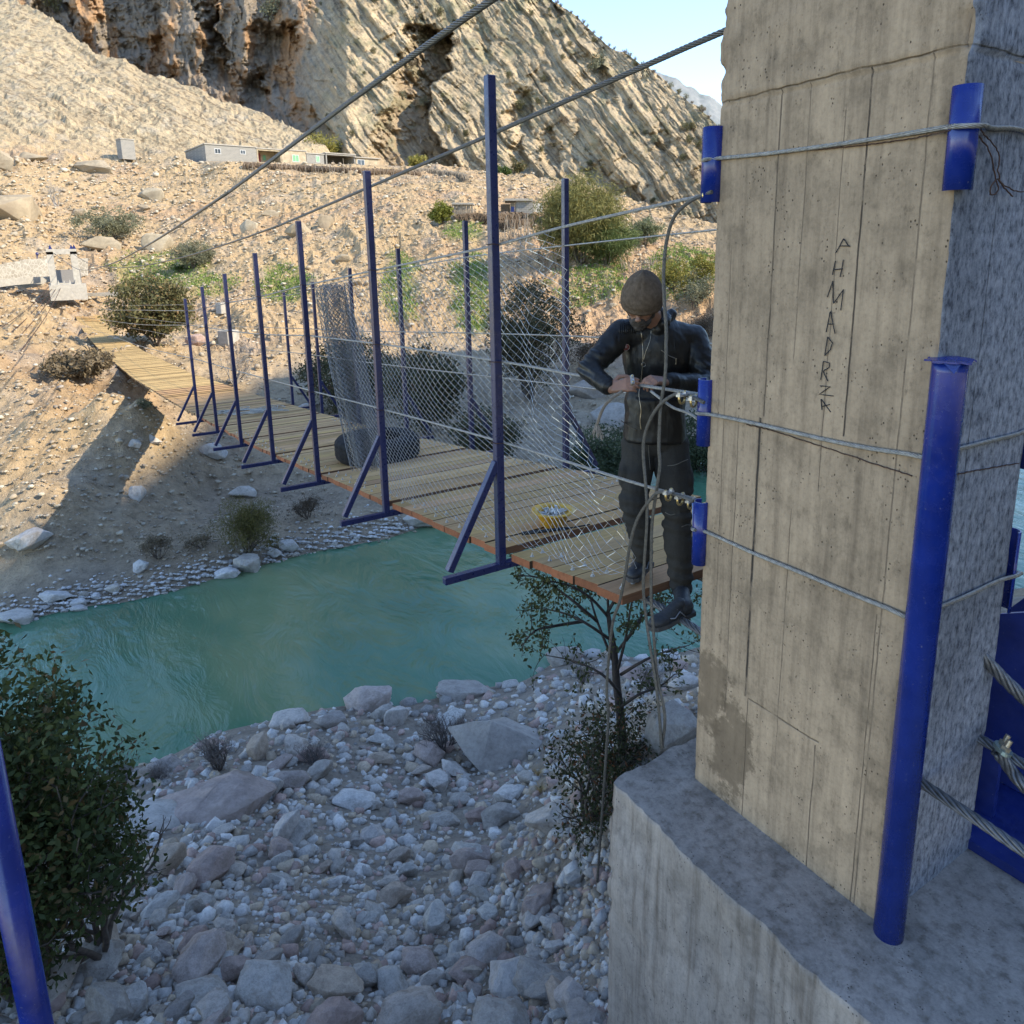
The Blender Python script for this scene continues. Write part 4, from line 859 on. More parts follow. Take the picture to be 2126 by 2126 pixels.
near_named = [
 (447,1645,178,92,'large pale flat-topped boulder at the bottom, right of the leafy bush'), (290,1690,155,92,'large rounded grey boulder at the bottom beside the leafy bush'), (604,1490,68,40,'white block of stone at the near water edge'),
 (600,1502,27,34,'small pointed white stone standing against the white block'), (690,1495,60,50,'tan boulder among white stones at the near water edge'), (772,1452,95,56,'large tan boulder with pale right end at the near water edge'), (800,1478,44,40,'grey-white stone tucked behind the pink boulder'),
 (827,1490,55,44,'pink boulder beside the large tan one at the water edge'), (788,1578,50,30,'brown boulder lying left of the smooth slab'), (1080,1505,215,150,'huge smooth tan rock slab rising behind the small leafy shrub'), (1040,1692,78,42,'pale rock with dark cleft at the bottom centre'),
 (996,1692,46,54,'rusty orange rock at the bottom centre'), (1061,1650,54,40,'round tan boulder left of the shrub, above the pale cleft rock'), (854,1655,46,36,'greenish grey angular boulder in the stones'), (735,1660,70,36,'flat beige rock in the stones'), (922,1700,48,34,'rust-stained orange rock near the bottom centre'),
 (1150,1690,90,60,'grey rock right of the cleft rock at the bottom'), (960,1438,110,26,'low white slab in the shallows behind the dry brush'), (1062,1420,34,22,'small white stone in the shallows right of the low slab'), (1400,1500,110,110,'brown boulder left of the pillar base'), (1420,1415,60,50,'pale boulder close to the pillar at the water side'),
 (1175,1360,70,40,'tan rock hump behind the tree trunk at the water'), (340,1590,60,36,'reddish stone behind the flat-topped boulder'), (560,1640,60,42,'grey rounded stone right of the flat-topped boulder'), (650,1570,60,36,'grey mottled stone among the dry brush'), (1330,1395,80,46,'pinkish rock right of the tree trunk')]
for i, (x, y, w, h, lb) in enumerate(near_named): rock(x, y, w, h, lb, NEARST, seed=i, rot=0, sink=.45 if w < 150 else .8)
rr_ = random.Random(21)
def near_ok(x, y):
    sh = np.interp(x, [p[0] for p in near_shore], [p[1] for p in near_shore]); return y > sh+4 and not (x > 1235 and y > 1600) and not (x > 1430)
cnt = 0
while cnt < 175:
    x = rr_.uniform(120, 1440); y = rr_.uniform(1350, 2126)
    if not near_ok(x, y): continue
    k = (y-1300)/830; w = rr_.choice((24, 30, 34, 40, 48, 60, 75))*(.75+.9*k)
    if any(abs(x-a)*1.6 < w_ and abs(y-b)*1.6 < h_ for a, b, w_, h_, _ in near_named): continue
    rock(x, y, w, w*rr_.uniform(.5, .8), 'loose angular river stone among many on the near bank', NEARST, 'river_stone', 'stones on the near bank', seed=cnt+40, cat='stone', rot=rr_.uniform(-1.5, 1.5)); cnt += 1
far_named = [(520,1178,56,46,'big white boulder standing in the water below the olive bush'), (471,1196,44,24,'flat white boulder left of the big white one at the far shore'), (571,1150,26,26,'white cubic stone right of the big white boulder'), (600,1135,34,30,'white stone with grey top at the far shore'), (64,1130,60,44,'large tan boulder on the lit bank at the left edge'),
 (115,1240,52,26,'long white rock on the far beach at the left'), (165,1252,26,18,'rounded white rock on the sand at the far beach'), (168,1268,30,12,'flat white rock touching the water at the left'), (236,1222,26,26,'white rock upright on the far beach'), (294,1178,28,24,'grey-white boulder above the far beach'),
 (445,938,48,34,'grey boulder on the far bank under the bridge'), (288,1028,32,28,'pale rounded boulder on the far bank left of the bridge'), (507,1024,48,34,'pale boulder in shadow under the railing posts'), (323,918,28,26,'grey boulder beside the far bank shadow edge'), (283,932,28,20,'small flat boulder left of the bridge shadow'),
 (875,1082,62,40,'grey slab boulder at the water under the deck edge'), (40,1290,70,20,'low brown rock at the left end of the beach')]
for i, (x, y, w, h, lb) in enumerate(far_named): rock(x, y, w, h, lb, SHORE, seed=i+300, vmin=13.5, rot=0)
cnt = 0
while cnt < 90:
    x = rr_.uniform(60, 1000); y = np.interp(x, [p[0] for p in far_shore], [p[1] for p in far_shore])+rr_.uniform(-42, 2)
    w = rr_.choice((9, 11, 13, 16, 20)); rock(x, y, w, w*rr_.uniform(.5, .8), 'whitish cobble on the far water edge among many', SHORE, 'shore_cobble', 'cobbles along the far shore', seed=cnt+400, vmin=13.5, cat='stone'); cnt += 1
hill_named = [(318,402,44,40,'big brown boulder on the slope under the long block house'), (520,470,36,30,'light boulder on the slope below the stick fence'), (622,474,44,34,'boulder with dark hollow side right of the third tall post'), (678,460,34,38,'rounded boulder on the slope left of the tall post'), (563,443,30,24,'half-buried boulder under the grey-green shrub'), (70,325,44,26,'brown boulder on the skyline path at the left'),
 (10,335,44,60,'dark boulder cut by the left edge'), (200,345,60,30,'low white rock outcrop below the small block shed'), (30,430,100,70,'broad weathered outcrop at the left edge above the portal'), (712,540,30,18,'small pale boulder beside the post'), (300,430,22,16,'small tan stone below the big brown boulder'), (170,440,26,24,'brown stone near the bare tree'),
 (408,700,34,40,'white boulder behind the pale concrete block'), (1273,636,16,14,'round grey stone on the slope left of the man\'s head'), (735,590,36,16,'grey slab with dark underside behind the netting'), (1262,655,10,8,'small dark stone near the round grey one'),(1225,800,90,70,'bluish rock outcrop between netting and the man'),(1290,860,110,60,'shaded rock ledge behind the man\'s arm'),(640,845,30,20,'stone beside the tyre beyond the deck'),(330,505,60,36,'crumbling rock step above the green terrace'),(215,505,60,44,'eroded earth block behind the portal')]
for i, (x, y, w, h, lb) in enumerate(hill_named): rock(x, y, w, h, lb, HILLST if y < 690 else NEARST, seed=i+500, vmin=20, rot=0, sink=.6)
cnt = 0
while cnt < 95:
    x = rr_.uniform(0, 1400); y = rr_.uniform(330, 1000)
    w = rr_.choice((6, 7, 9, 11, 14)); rock(x, y, w, w*.7, 'pale rock scattered on the far slope among many', HILLST, 'slope_rock', 'rocks scattered on the far slope', seed=cnt+600, vmin=20, cat='rock'); cnt += 1
# gravel
def gravel(name, n, reg, size, mat_cols, vmin, seed, label, wpx=False):
    rng = np.random.default_rng(seed); lows = []
    for k in range(8):
        me = rock_low(seed*10+k); lows.append(me)
    VV, FF, CC = [], [], []; off = 0; done = 0
    while done < n:
        x, y = reg(rng)
        if x is None: continue
        g_ = ghit_fast(x, y, vmin)
        if g_ is None: continue
        dist = math.sqrt(g_[0]**2+g_[1]**2+(g_[2]-CAM_H)**2); s_ = size(rng)*(dist/F_PX if wpx else 1)
        v, f = lows[rng.integers(8)]; a = rng.uniform(0, 6.28); ca, sa = math.cos(a), math.sin(a); sc = np.array([s_, s_*rng.uniform(.6, 1), s_*rng.uniform(.4, .75)])
        w_ = v*sc; w_ = np.stack([w_[:, 0]*ca-w_[:, 1]*sa, w_[:, 0]*sa+w_[:, 1]*ca, w_[:, 2]+.0], 1)
        c0 = uv2w(*g_); VV.append(w_+np.array([c0.x, c0.y, c0.z+s_*.12])); FF.append(f+off); off += len(v)
        CC.append(np.broadcast_to(np.array(mat_cols[rng.integers(len(mat_cols))])*rng.uniform(.75, 1.15), (len(v), 3))); done += 1
    o = np_mesh(name, np.concatenate(VV), np.concatenate(FF), GRAV, smooth=False); vcol(o, np.concatenate(CC)); return tag(o, label, 'gravel', kind='stuff')
def rock_low(seed):
    r = random.Random(seed); bm = bmesh.new()
    for i in range(13):
        d = Vector((r.gauss(0, 1), r.gauss(0, 1), r.gauss(0, 1))).normalized(); bm.verts.new(d*.5)
    h = bmesh.ops.convex_hull(bm, input=bm.verts[:]); bmesh.ops.triangulate(bm, faces=bm.faces[:]); bm.verts.index_update()
    v = np.array([x.co[:] for x in bm.verts]); f = np.array([[q.index for q in p.verts] for p in bm.faces]); bm.free(); return v, f
m = N('gravel_stone'); nn = m.noise(30, 5, .7); GRAV = m.fin(m.mix(.7, m.attr('col'), m.ramp(nn, [(.3, .6), (.6, 1.15)]), 'MULTIPLY'), .92, 0, m.bump(nn, .5, .01), .2)
# precomputed map from image position to ground point
_GX = np.arange(-40, 2140, 8); _GY = np.arange(300, 2180, 6)
_TU, _TV, _TZ = U_, V_, Z_
_hits = {}
def ghit_fast(x, y, vmin):
    a, b, c = ray(x, y); vs = np.geomspace(max(vmin, 2), 150, 260); uu = a/b*vs; zz = CAM_H+c/b*vs
    r = np.hypot(uu, vs); th_ = np.arctan2(uu, vs); j = np.clip(((th_-ang[0])/(ang[-1]-ang[0])*(NA-1)).round().astype(int), 0, NA-1); i = np.clip(np.searchsorted(rad, r), 0, NR-1)
    tz = _TZ[i, j]; k = np.argmax(zz < tz)
    if zz[k] >= tz[k]: return None
    return float(uu[k]), float(vs[k]), float(tz[k])
def r_near(rng):
    x = rng.uniform(-60, 1620); y = 1320+(rng.random()**.8)*850; return (x, y) if y > np.interp(x, [p[0] for p in near_shore], [p[1] for p in near_shore])+4 else (None, None)
NC = [(.50, .465, .42), (.42, .375, .325), (.57, .54, .50), (.43, .31, .26), (.36, .335, .305), (.47, .38, .28), (.60, .57, .53)]
gravel('gravel', 12500, r_near, lambda r: float(np.clip(r.lognormal(2.65, .45), 7, 44)), NC, 2.2, 5, 'bed of small grey, white and pinkish stones covering the near bank', True)
def r_beach(rng):
    x = rng.uniform(0, 1150); y = np.interp(x, [p[0] for p in far_shore], [p[1] for p in far_shore])-abs(rng.normal(0, 26)); return x, y
gravel('shore_gravel', 2200, r_beach, lambda r: float(np.clip(r.lognormal(1.75, .4), 3, 13)), [(.56, .54, .51), (.46, .43, .39), (.60, .58, .56)], 13.5, 6, 'strip of whitish pebbles along the far water edge', True)
def r_slope(rng):
    x = rng.uniform(-40, 1460); y = rng.uniform(600, 1170); return x, y
gravel('slope_scree', 9000, r_slope, lambda r: float(np.clip(r.lognormal(1.5, .5), 2.5, 16)), [(.44, .38, .29), (.40, .33, .24), (.50, .45, .36), (.34, .29, .23)], 14, 7, 'scattered small stones all over the far bank slope', True)
def r_hill(rng):
    x = rng.uniform(-40, 1460); y = rng.uniform(330, 640); return x, y
gravel('hill_scree', 9000, r_hill, lambda r: float(np.clip(r.lognormal(1.35, .5), 2, 14)), [(.46, .40, .30), (.40, .33, .24), (.50, .44, .34), (.36, .29, .20)], 40, 8, 'scattered rocks on the upper sunlit slope', True)
# ---------------------------------------------------------------- vegetation
def leaf_mat(name, a, b):
    m = N(name); cc = m.attr('col'); m.fin(m.mix(.35, cc, m.ramp(m.noise(3, 3), [(.3, .7), (.7, 1.2)]), 'MULTIPLY'), .6, 0, None, .25)
    t = m.n('ShaderNodeBsdfTranslucent'); m.l(cc, t.inputs[0]); mx = m.n('ShaderNodeMixShader'); mx.inputs[0].default_value = .22; m.l(m.p.outputs[0], mx.inputs[1]); m.l(t.outputs[0], mx.inputs[2]); m.l(mx.outputs[0], m.o.inputs[0]); return m.m
LEAF = leaf_mat('leaves', 0, 0)
BARK = plain('bark', (.12, .095, .075), .9, 0, .35, 30, .5, .01); PALEBARK = plain('pale_bark', (.32, .29, .25), .9, 0, .25, 20, .4, .01)
def leaves_np(P, size, cols, rng, droop=0, aspect=.45, dirs=None):
    n = len(P); d = rng.normal(size=(n, 3)) if dirs is None else dirs+rng.normal(size=(n, 3))*.5
    d[:, 2] -= droop; d /= np.linalg.norm(d, axis=1, keepdims=True); q = rng.normal(size=(n, 3)); w = np.cross(d, q); w /= np.maximum(np.linalg.norm(w, axis=1, keepdims=True), 1e-6)
    L = size*rng.uniform(.6, 1.3, (n, 1)); W_ = L*aspect
    nn_ = np.cross(d, w)
    V = np.stack([P, P+d*L*.5+w*W_*.5+nn_*L*.06, P+d*L, P+d*L*.5-w*W_*.5+nn_*L*.06], 1).reshape(-1, 3)
    Q = np.arange(4*n).reshape(n, 4); cc = np.repeat(cols, 4, 0); return V, Q, cc
def twigs(mb, base, d, L, r, depth, rnd, tips, spread=.55, kids=(2, 4), up=.15, n=5, gnarl=.18, shrink=.72):
    k = 4; pts = [base]; p = Vector(base); dd = Vector(d)
    for i in range(k):
        dd = (dd+Vector((rnd.gauss(0, gnarl), rnd.gauss(0, gnarl), rnd.gauss(0, gnarl)+up*.3))).normalized(); p = p+dd*L/k; pts.append(p.copy())
    mb.tube(pts, [r*(1-.45*i/k) for i in range(k+1)], n, cap=False)
    if depth <= 0: tips.append((pts[-1], dd.copy())); tips.append((pts[2], dd.copy())); return
    if depth == 1: tips.append((pts[-1], dd.copy()))
    for c in range(rnd.randint(*kids)):
        t = rnd.choice(pts[2:]); nd = (dd+Vector((rnd.gauss(0, spread), rnd.gauss(0, spread), rnd.gauss(up, spread*.7)))).normalized()
        twigs(mb, t, nd, L*rnd.uniform(shrink-.12, shrink+.1), r*.55, depth-1, rnd, tips, spread, kids, up, max(3, n-1), gnarl, shrink)
def plant(name, px, py, w, h, label, cat, seed, ncl=60, nleaf=2200, leaf=.05, cols=((.10, .11, .04), (.16, .16, .06)), trunk=True, droop=.2, vmin=2.5, group=None, v=None, stems=4, depth=3, clump=.16, bark=None, shell=.55, aspect=.45, z0=None, dense=1.0):
    """plant rooted where (px,py) meets the ground, w x h pixels in the photograph"""
    g_ = ground_hit(px, py, vmin) if v is None else None
    if v is not None: a, b, c = ray(px, py); g_ = Vector((a/b*v, v, ground_at(a/b*v, v) if z0 is None else z0))
    dist = math.sqrt(g_.x**2+g_.y**2+(g_.z-CAM_H)**2); Wm = w*dist/F_PX; o3 = uv2w(*g_); Hm = max(.15, at(px, py-h, g_.y).z-g_.z)
    rnd = random.Random(seed); rng = np.random.default_rng(seed); root = empty(name, o3); tag(root, label, cat, group)
    mb = MB(); tips = []
    for s_ in range(stems):
        a = rnd.uniform(0, 6.28); lean = rnd.uniform(.1, .55)*Wm/max(Hm, .01)
        twigs(mb, o3+Vector((math.cos(a), math.sin(a), 0))*Wm*.03, Vector((math.cos(a)*lean, math.sin(a)*lean, 1)).normalized(), Hm*(.33 if depth < 4 else .28), max(Hm*.018, .004), depth, rnd, tips, .5, (2, 3), .2)
    mb.build('stems', bark or BARK, root, True)
    if nleaf:
        cen = []; 
        for k in range(ncl):
            d = rng.normal(size=3); d /= np.linalg.norm(d); r = rng.uniform(shell, 1)**.6; p = np.array([d[0]*Wm*.5*r, d[1]*Wm*.5*r, Hm*.56+d[2]*Hm*.44*r*(.85+.3*rng.random())])
            cen.append(p)
        for tp, td in tips:
            if rng.random() < .5: q = np.array(tp-o3); cen.append(np.array([np.clip(q[0], -Wm*.55, Wm*.55), np.clip(q[1], -Wm*.55, Wm*.55), np.clip(q[2], .02, Hm*1.02)]))
        cen = np.array(cen); idx = rng.integers(len(cen), size=nleaf); R = clump*min(Wm, Hm)
        P = cen[idx]+rng.normal(size=(nleaf, 3))*R*.5*np.array([1, 1, .75]); P[:, 2] = np.maximum(P[:, 2], .01)
        c0, c1 = np.array(cols[0]), np.array(cols[1]); tt = rng.random(len(cen))[idx]*.7+rng.random(nleaf)*.3
        cl_ = c0+(c1-c0)*tt[:, None]
        if len(cols) > 2: mk = rng.random(nleaf) < .12; cl_[mk] = np.array(cols[2])
        V, Q, cc = leaves_np(P+np.array(o3), leaf, cl_, rng, droop, aspect); f = np_mesh('foliage', V, Q, LEAF, smooth=False, parent=root); vcol(f, cc)
    return root
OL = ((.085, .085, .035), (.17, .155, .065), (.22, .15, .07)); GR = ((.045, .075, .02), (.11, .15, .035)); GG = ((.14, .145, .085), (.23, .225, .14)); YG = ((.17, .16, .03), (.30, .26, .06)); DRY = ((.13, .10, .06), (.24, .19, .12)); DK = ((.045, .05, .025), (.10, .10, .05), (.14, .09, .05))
plant('bush', 325, 716, 140, 140, 'large round olive-brown bush with fallen-leaf tones right of the deck\'s far end', 'bush', 1, 130, 14000, .26, OL, vmin=30, stems=6, clump=.13)
plant('scrub', 168, 792, 110, 64, 'grey-brown scrub in the shade beneath the left edge of the sunlit deck', 'bush', 2, 60, 7000, .18, DRY, vmin=20, stems=7)
plant('shrub', 303, 858, 30, 34, 'small grey-green shrub alone on the sunlit bank left of the posts', 'bush', 3, 22, 900, .07, GG, vmin=16)
plant('bush', 515, 1152, 125, 118, 'dense olive-green feathery bush at the far water edge', 'bush', 4, 110, 9000, .10, ((.10, .09, .03), (.19, .165, .05)), vmin=13, stems=7, droop=-.9, aspect=.14, clump=.15, shell=.2)
plant('dry_brush', 330, 1160, 120, 62, 'dark dry brush on the far bank left of the olive bush', 'bush', 5, 40, 2200, .07, DRY, vmin=13, stems=9, aspect=.2)
plant('dry_brush', 420, 1140, 70, 46, 'low dry brush just left of the olive bush', 'bush', 6, 30, 1400, .07, DRY, vmin=13, stems=8, aspect=.2)
plant('dry_brush', 640, 1078, 130, 62, 'dark brown brush under the deck between two railing posts', 'bush', 7, 40, 2600, .07, ((.07, .05, .035), (.14, .10, .06)), vmin=13, stems=9, aspect=.2)
plant('bare_bush', 488, 800, 130, 100, 'leafless pinkish bush behind the deck between the far railing posts', 'bush', 8, 0, 500, .06, ((.22, .12, .08), (.3, .2, .12)), vmin=20, stems=8, depth=4, bark=PALEBARK)
plant('tree', 405, 562, 78, 62, 'grey-green feathery tree on the green terrace', 'tree', 9, 60, 8000, .3, GG, vmin=40, stems=5, aspect=.2, droop=-.4)
plant('shrub', 375, 566, 40, 22, 'dark green low shrub at the foot of the grey-green tree', 'bush', 10, 20, 900, .16, GR, vmin=40)
plant('bare_tree', 118, 430, 80, 80, 'leafless grey tree on the slope above the portal', 'tree', 11, 0, 0, .1, OL, vmin=40, stems=4, depth=5, bark=PALEBARK)
plant('scrub', 230, 498, 120, 66, 'olive-grey scrub on the slope above the portal', 'bush', 12, 70, 8000, .28, GG, vmin=40, stems=7)
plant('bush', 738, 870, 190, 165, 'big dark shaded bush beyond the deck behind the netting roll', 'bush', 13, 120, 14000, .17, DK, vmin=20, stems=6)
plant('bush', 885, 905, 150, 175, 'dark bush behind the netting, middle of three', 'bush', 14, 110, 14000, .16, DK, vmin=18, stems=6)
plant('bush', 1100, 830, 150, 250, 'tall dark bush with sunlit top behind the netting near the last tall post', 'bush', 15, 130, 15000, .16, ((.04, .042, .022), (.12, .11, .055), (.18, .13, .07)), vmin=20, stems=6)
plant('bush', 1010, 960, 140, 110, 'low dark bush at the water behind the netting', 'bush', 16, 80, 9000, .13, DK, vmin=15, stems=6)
plant('bush', 1262, 1005, 160, 120, 'dull green bush in shade by the water left of the man\'s legs', 'bush', 17, 90, 11000, .12, ((.05, .065, .035), (.10, .12, .06)), vmin=14, stems=6)
plant('bush', 1452, 1010, 110, 160, 'dull green bush in shade between the man and the pillar', 'bush', 18, 90, 11000, .12, ((.045, .06, .03), (.09, .11, .055)), vmin=14, stems=6)
plant('dry_brush', 1215, 775, 130, 90, 'dark brown brush at the shadow edge left of the man\'s elbow', 'bush', 19, 60, 3600, .12, ((.08, .055, .035), (.16, .11, .07)), vmin=20, stems=8)
plant('dry_brush', 1458, 710, 90, 80, 'brown brush at the shadow edge against the pillar', 'bush', 20, 50, 3000, .12, ((.10, .07, .04), (.20, .14, .09)), vmin=20, stems=8)
plant('willow_shrub', 1395, 606, 80, 70, 'yellow-green shrub on the slope above the man\'s collar', 'bush', 21, 50, 3200, .2, YG, vmin=30)
plant('willow_shrub', 1440, 650, 80, 90, 'grey-green shrub against the pillar on the slope', 'bush', 22, 50, 3200, .18, GG, vmin=30)
plant('willow_shrub', 1460, 590, 50, 70, 'yellow shrub half hidden by the pillar edge', 'bush', 23, 40, 2200, .2, YG, vmin=30)
plant('willow_tree', 1205, 548, 170, 178, 'tall spreading willow with olive-yellow crown beside the hut', 'tree', 24, 150, 24000, .5, ((.15, .145, .045), (.27, .25, .085)), vmin=40, stems=4, droop=.9, aspect=.13, clump=.17, shell=.35)
plant('willow_tree', 1262, 552, 110, 105, 'lower green willow in front of the tall one, to its right', 'tree', 25, 90, 13000, .42, ((.09, .13, .04), (.18, .22, .08)), vmin=40, stems=4, droop=.9, aspect=.13, clump=.18, shell=.35)
plant('willow_tree', 1258, 470, 60, 78, 'dark olive tree behind the right side of the tall willow', 'tree', 26, 60, 4500, .36, ((.10, .10, .035), (.18, .16, .06)), v=112, stems=4, droop=.7, aspect=.15, z0=8.0)
plant('tree', 1342, 512, 66, 60, 'rounded grey-green tree right of the willows', 'tree', 27, 60, 4500, .34, ((.12, .15, .07), (.21, .23, .13)), vmin=40, stems=4, aspect=.25)
plant('tree', 918, 466, 42, 46, 'small round yellow-green tree left of the tallest post', 'tree', 28, 40, 3000, .32, ((.12, .14, .02), (.24, .24, .05)), vmin=40, stems=3)
plant('tree', 668, 322, 80, 46, 'yellow-green tree crown behind the block houses', 'tree', 29, 60, 4000, .5, YG, v=166, z0=20, stems=4)
for i, (x, y, w, h, lb) in enumerate([(868,346,44,26,'yellow shrub at the foot of the rock gully'),(1045,378,36,36,'green shrub at the mountain foot right of the tallest post'),(1078,362,30,30,'olive shrub right of the green shrub at the mountain foot'),(965,385,44,22,'low bush at the end of the brush terrace')]):
    plant('shrub', x, y, w, h, lb, 'bush', 30+i, 26, 1500, .45, (YG, GR, OL, OL)[i], v=(152, 146, 148, 146)[i], z0=at(x, y, (152, 146, 148, 146)[i]).z, stems=4)
# shrubs clinging to the mountain face: a handful of kinds, copied
def on_mount(px, py):
    j = int(np.clip(round((px+260)/2060*(NX-1)), 0, NX-1)); colv = PYm[:, j]; i = int(np.argmin(np.abs(colv-py))); return Vector((Xm[i, j], Ym[i, j], Zm[i, j])), float(Vm2[i, j])
kinds = []
for k, (nm, cc_, nl, bk) in enumerate((('mountain_shrub', DRY, 420, None), ('mountain_shrub', OL, 480, None), ('mountain_shrub', GG, 420, None), ('bare_tree', DRY, 0, PALEBARK))):
    root = empty(nm, (0, 0, 0)); rnd = random.Random(900+k); rng = np.random.default_rng(900+k); mb = MB(); tips = []
    for s_ in range(3 if nl else 2): twigs(mb, Vector((0, 0, 0)), Vector((rnd.uniform(-.5, .5), rnd.uniform(-.5, .5), 1)).normalized(), .42, .022, 2 if nl else 4, rnd, tips, .5, (2, 3), .2)
    mb.build('stems', bk or BARK, root, True)
    if nl:
        cen = rng.normal(size=(26, 3)); cen /= np.linalg.norm(cen, axis=1, keepdims=True); cen = cen*np.array([.42, .42, .38])*rng.uniform(.4, 1, (26, 1))+np.array([0, 0, .5]); idx = rng.integers(26, size=nl)
        P = cen[idx]+rng.normal(size=(nl, 3))*.09; c0, c1 = np.array(cc_[0]), np.array(cc_[1]); V, Q, cc = leaves_np(P, .13, c0+(c1-c0)*rng.random((nl, 1)), rng, .1, .4); f = np_mesh('foliage', V, Q, LEAF, smooth=False, parent=root); vcol(f, cc)
    kinds.append(root)
def copy_tree(o, parent=None):
    c = o.copy(); C.objects.link(c); c.parent = parent
    if parent: c.matrix_parent_inverse = o.matrix_parent_inverse.copy()
    for ch in list(o.children): copy_tree(ch, c)
    return c
named_m = [(865,66,0,34,'brown shrub at the head of the long rock gully'),(885,70,1,26,'second shrub right of the brown one at the gully head'),(872,298,3,38,'white leafless tree in the shaded gully'),(1160,256,3,34,'leafless tree on the pale rock bed in mid mountain'),(1063,200,3,26,'leafless tree standing on the ledge left of the pale bed'),(925,290,3,30,'leafless bush against the slab edge'),(1240,150,2,34,'grey bush on the ledge under the second cable'),(1388,258,3,24,'leafless tree on the right shoulder ledge'),(1368,345,3,26,'leafless tree low on the right shoulder'),(1080,230,1,22,'olive shrub below the ledge tree'),(570,40,2,44,'pale shrub over the cliff top'),(113,25,1,34,'olive shrub hanging above the dark cliff')]
used_k = set()
def put_m(px, py, k, h, label, group=None, i=0):
    p, v = on_mount(px, py); src = kinds[k]
    o = src if k not in used_k else copy_tree(src); used_k.add(k)
    hm = h*v/F_PX*1.05; o.location = p+Vector((0, 0, -.06*hm))-uv2w(0, .15*hm, 0); o.scale = (hm*1.1, hm*1.1, hm); o.rotation_euler = (0, 0, i*1.7)
    tag(o, label, 'bush' if k < 3 else 'tree', group)
for i, (x, y, k, h, lb) in enumerate(named_m): put_m(x, y, k, h, lb, None, i)
rr_ = random.Random(77); n_ = 0
while n_ < 95:
    x = rr_.uniform(640, 1490); y = rr_.uniform(-5, 430)
    s0 = np.interp(x, *zip(*sky_line)); b0 = np.interp(x, [640,1000,1450], [300,380,480])
    if not (s0-2 < y < b0): continue
    put_m(x, y, rr_.choice((0, 1, 1, 2)), rr_.choice((7, 9, 11, 14, 18)), 'small shrub rooted in the mountain rock among many', 'shrubs dotted over the mountain', n_); n_ += 1
for i in range(26):
    x = 1140+i*14+rr_.uniform(-6, 6); put_m(x, float(np.interp(x, *zip(*sky_line)))+2, rr_.choice((0, 1, 2)), rr_.choice((7, 9, 12)), 'small shrub on the mountain skyline among many', 'shrubs along the mountain skyline', i)
# near plants
NG = ((.035, .05, .014), (.085, .10, .030), (.12, .08, .03))
nb_ = plant('leafy_bush', 40, 1990, 300, 610, 'tall leafy evergreen bush filling the lower left corner', 'bush', 50, 200, 26000, .066, NG, v=4.6, stems=9, depth=3, clump=.13, shell=.2, droop=-.1, aspect=.5)
plant('leafy_bush', 185, 1800, 110, 220, 'thin leafy sprig leaning over stones right of the tall corner bush', 'bush', 51, 26, 1100, .055, NG, v=5.0, stems=6, depth=3, clump=.2)
# slim tree beside the bridge end
def near_tree():
    tp = at(1296, 1585, 6.5); root = empty('young_tree', tp); tag(root, 'slender dark tree with sparse small leaves below the end of the deck', 'tree')
    mb = MB(); rnd = random.Random(61); tips = []
    tr_px = [(1296,1600),(1292,1540),(1288,1480),(1280,1420),(1276,1360),(1268,1310),(1262,1270)]
    mb.tube([at(x, y, 6.5) for x, y in tr_px], [.055, .050, .044, .040, .034, .028, .020], 10)
    lim = [((1276,1380),(1240,1290),(1222,1225),(1210,1165)), ((1268,1320),(1262,1250),(1262,1190),(1240,1165)), ((1280,1400),(1300,1320),(1312,1250),(1330,1200)), ((1262,1280),(1225,1240),(1180,1215),(1130,1205)), ((1270,1330),(1210,1290),(1160,1270),(1110,1262)), ((1240,1290),(1180,1240),(1120,1200),(1070,1195)), ((1288,1440),(1250,1400),(1190,1372),(1130,1360)), ((1300,1330),(1330,1290),(1370,1255),(1410,1250)), ((1290,1400),(1340,1370),(1390,1350),(1430,1340)), ((1285,1470),(1330,1440),(1370,1425),(1400,1400)), ((1262,1270),(1290,1220),(1300,1180),(1310,1160)), ((1276,1360),(1320,1300),(1345,1250),(1360,1220)), ((1210,1290),(1150,1300),(1110,1310),(1085,1340)), ((1222,1225),(1180,1180),(1130,1165),(1090,1160))]
    for i, L in enumerate(lim):
        vv = 6.5; P = [at(x, y, vv+rnd.uniform(-.35, .35)*k) for k, (x, y) in enumerate(L)]; P = spline(P, 10); mb.tube(P, [.017-.012*k/9 for k in range(10)], 6)
        for k in (3, 4, 5, 6, 7, 8, 9):
            dd = (P[min(k+1, 9)]-P[k-1]).normalized(); twigs(mb, P[k], (dd+Vector((rnd.gauss(0, .6), rnd.gauss(0, .6), rnd.gauss(.1, .5)))).normalized(), rnd.uniform(.14, .30), .005, 1, rnd, tips, .5, (1, 3), .1, 4)
    mb.build('trunk', plain('dark_bark', (.055, .042, .035), .9, 0, .3, 30, .4, .005), root, True)
    rng = np.random.default_rng(61); P = []
    for tp_, td in tips:
        if tp_.z > -.16 and tp_.z > deck_z(max(3, tp_.y))-.14: continue
        for j in range(rng.integers(4, 10)): P.append(np.array(tp_)-np.array(td)*rng.uniform(0, .16)+rng.normal(size=3)*.03)
    P = np.array(P); c0, c1 = np.array(NG[0]), np.array((.10, .10, .035)); cl_ = c0+(c1-c0)*rng.random((len(P), 1))
    V, Q, cc = leaves_np(P, .05, cl_, rng, .1, .5); f = np_mesh('crown', V, Q, LEAF, smooth=False, parent=root); vcol(f, cc)
near_tree()
plant('leafy_shrub', 1225, 1700, 200, 260, 'dark leafy shrub with browning leaves left of the concrete footing', 'bush', 52, 60, 2600, .05, ((.035, .045, .018), (.085, .085, .03), (.16, .07, .03)), v=6.0, stems=7, depth=4, clump=.13, shell=.15)
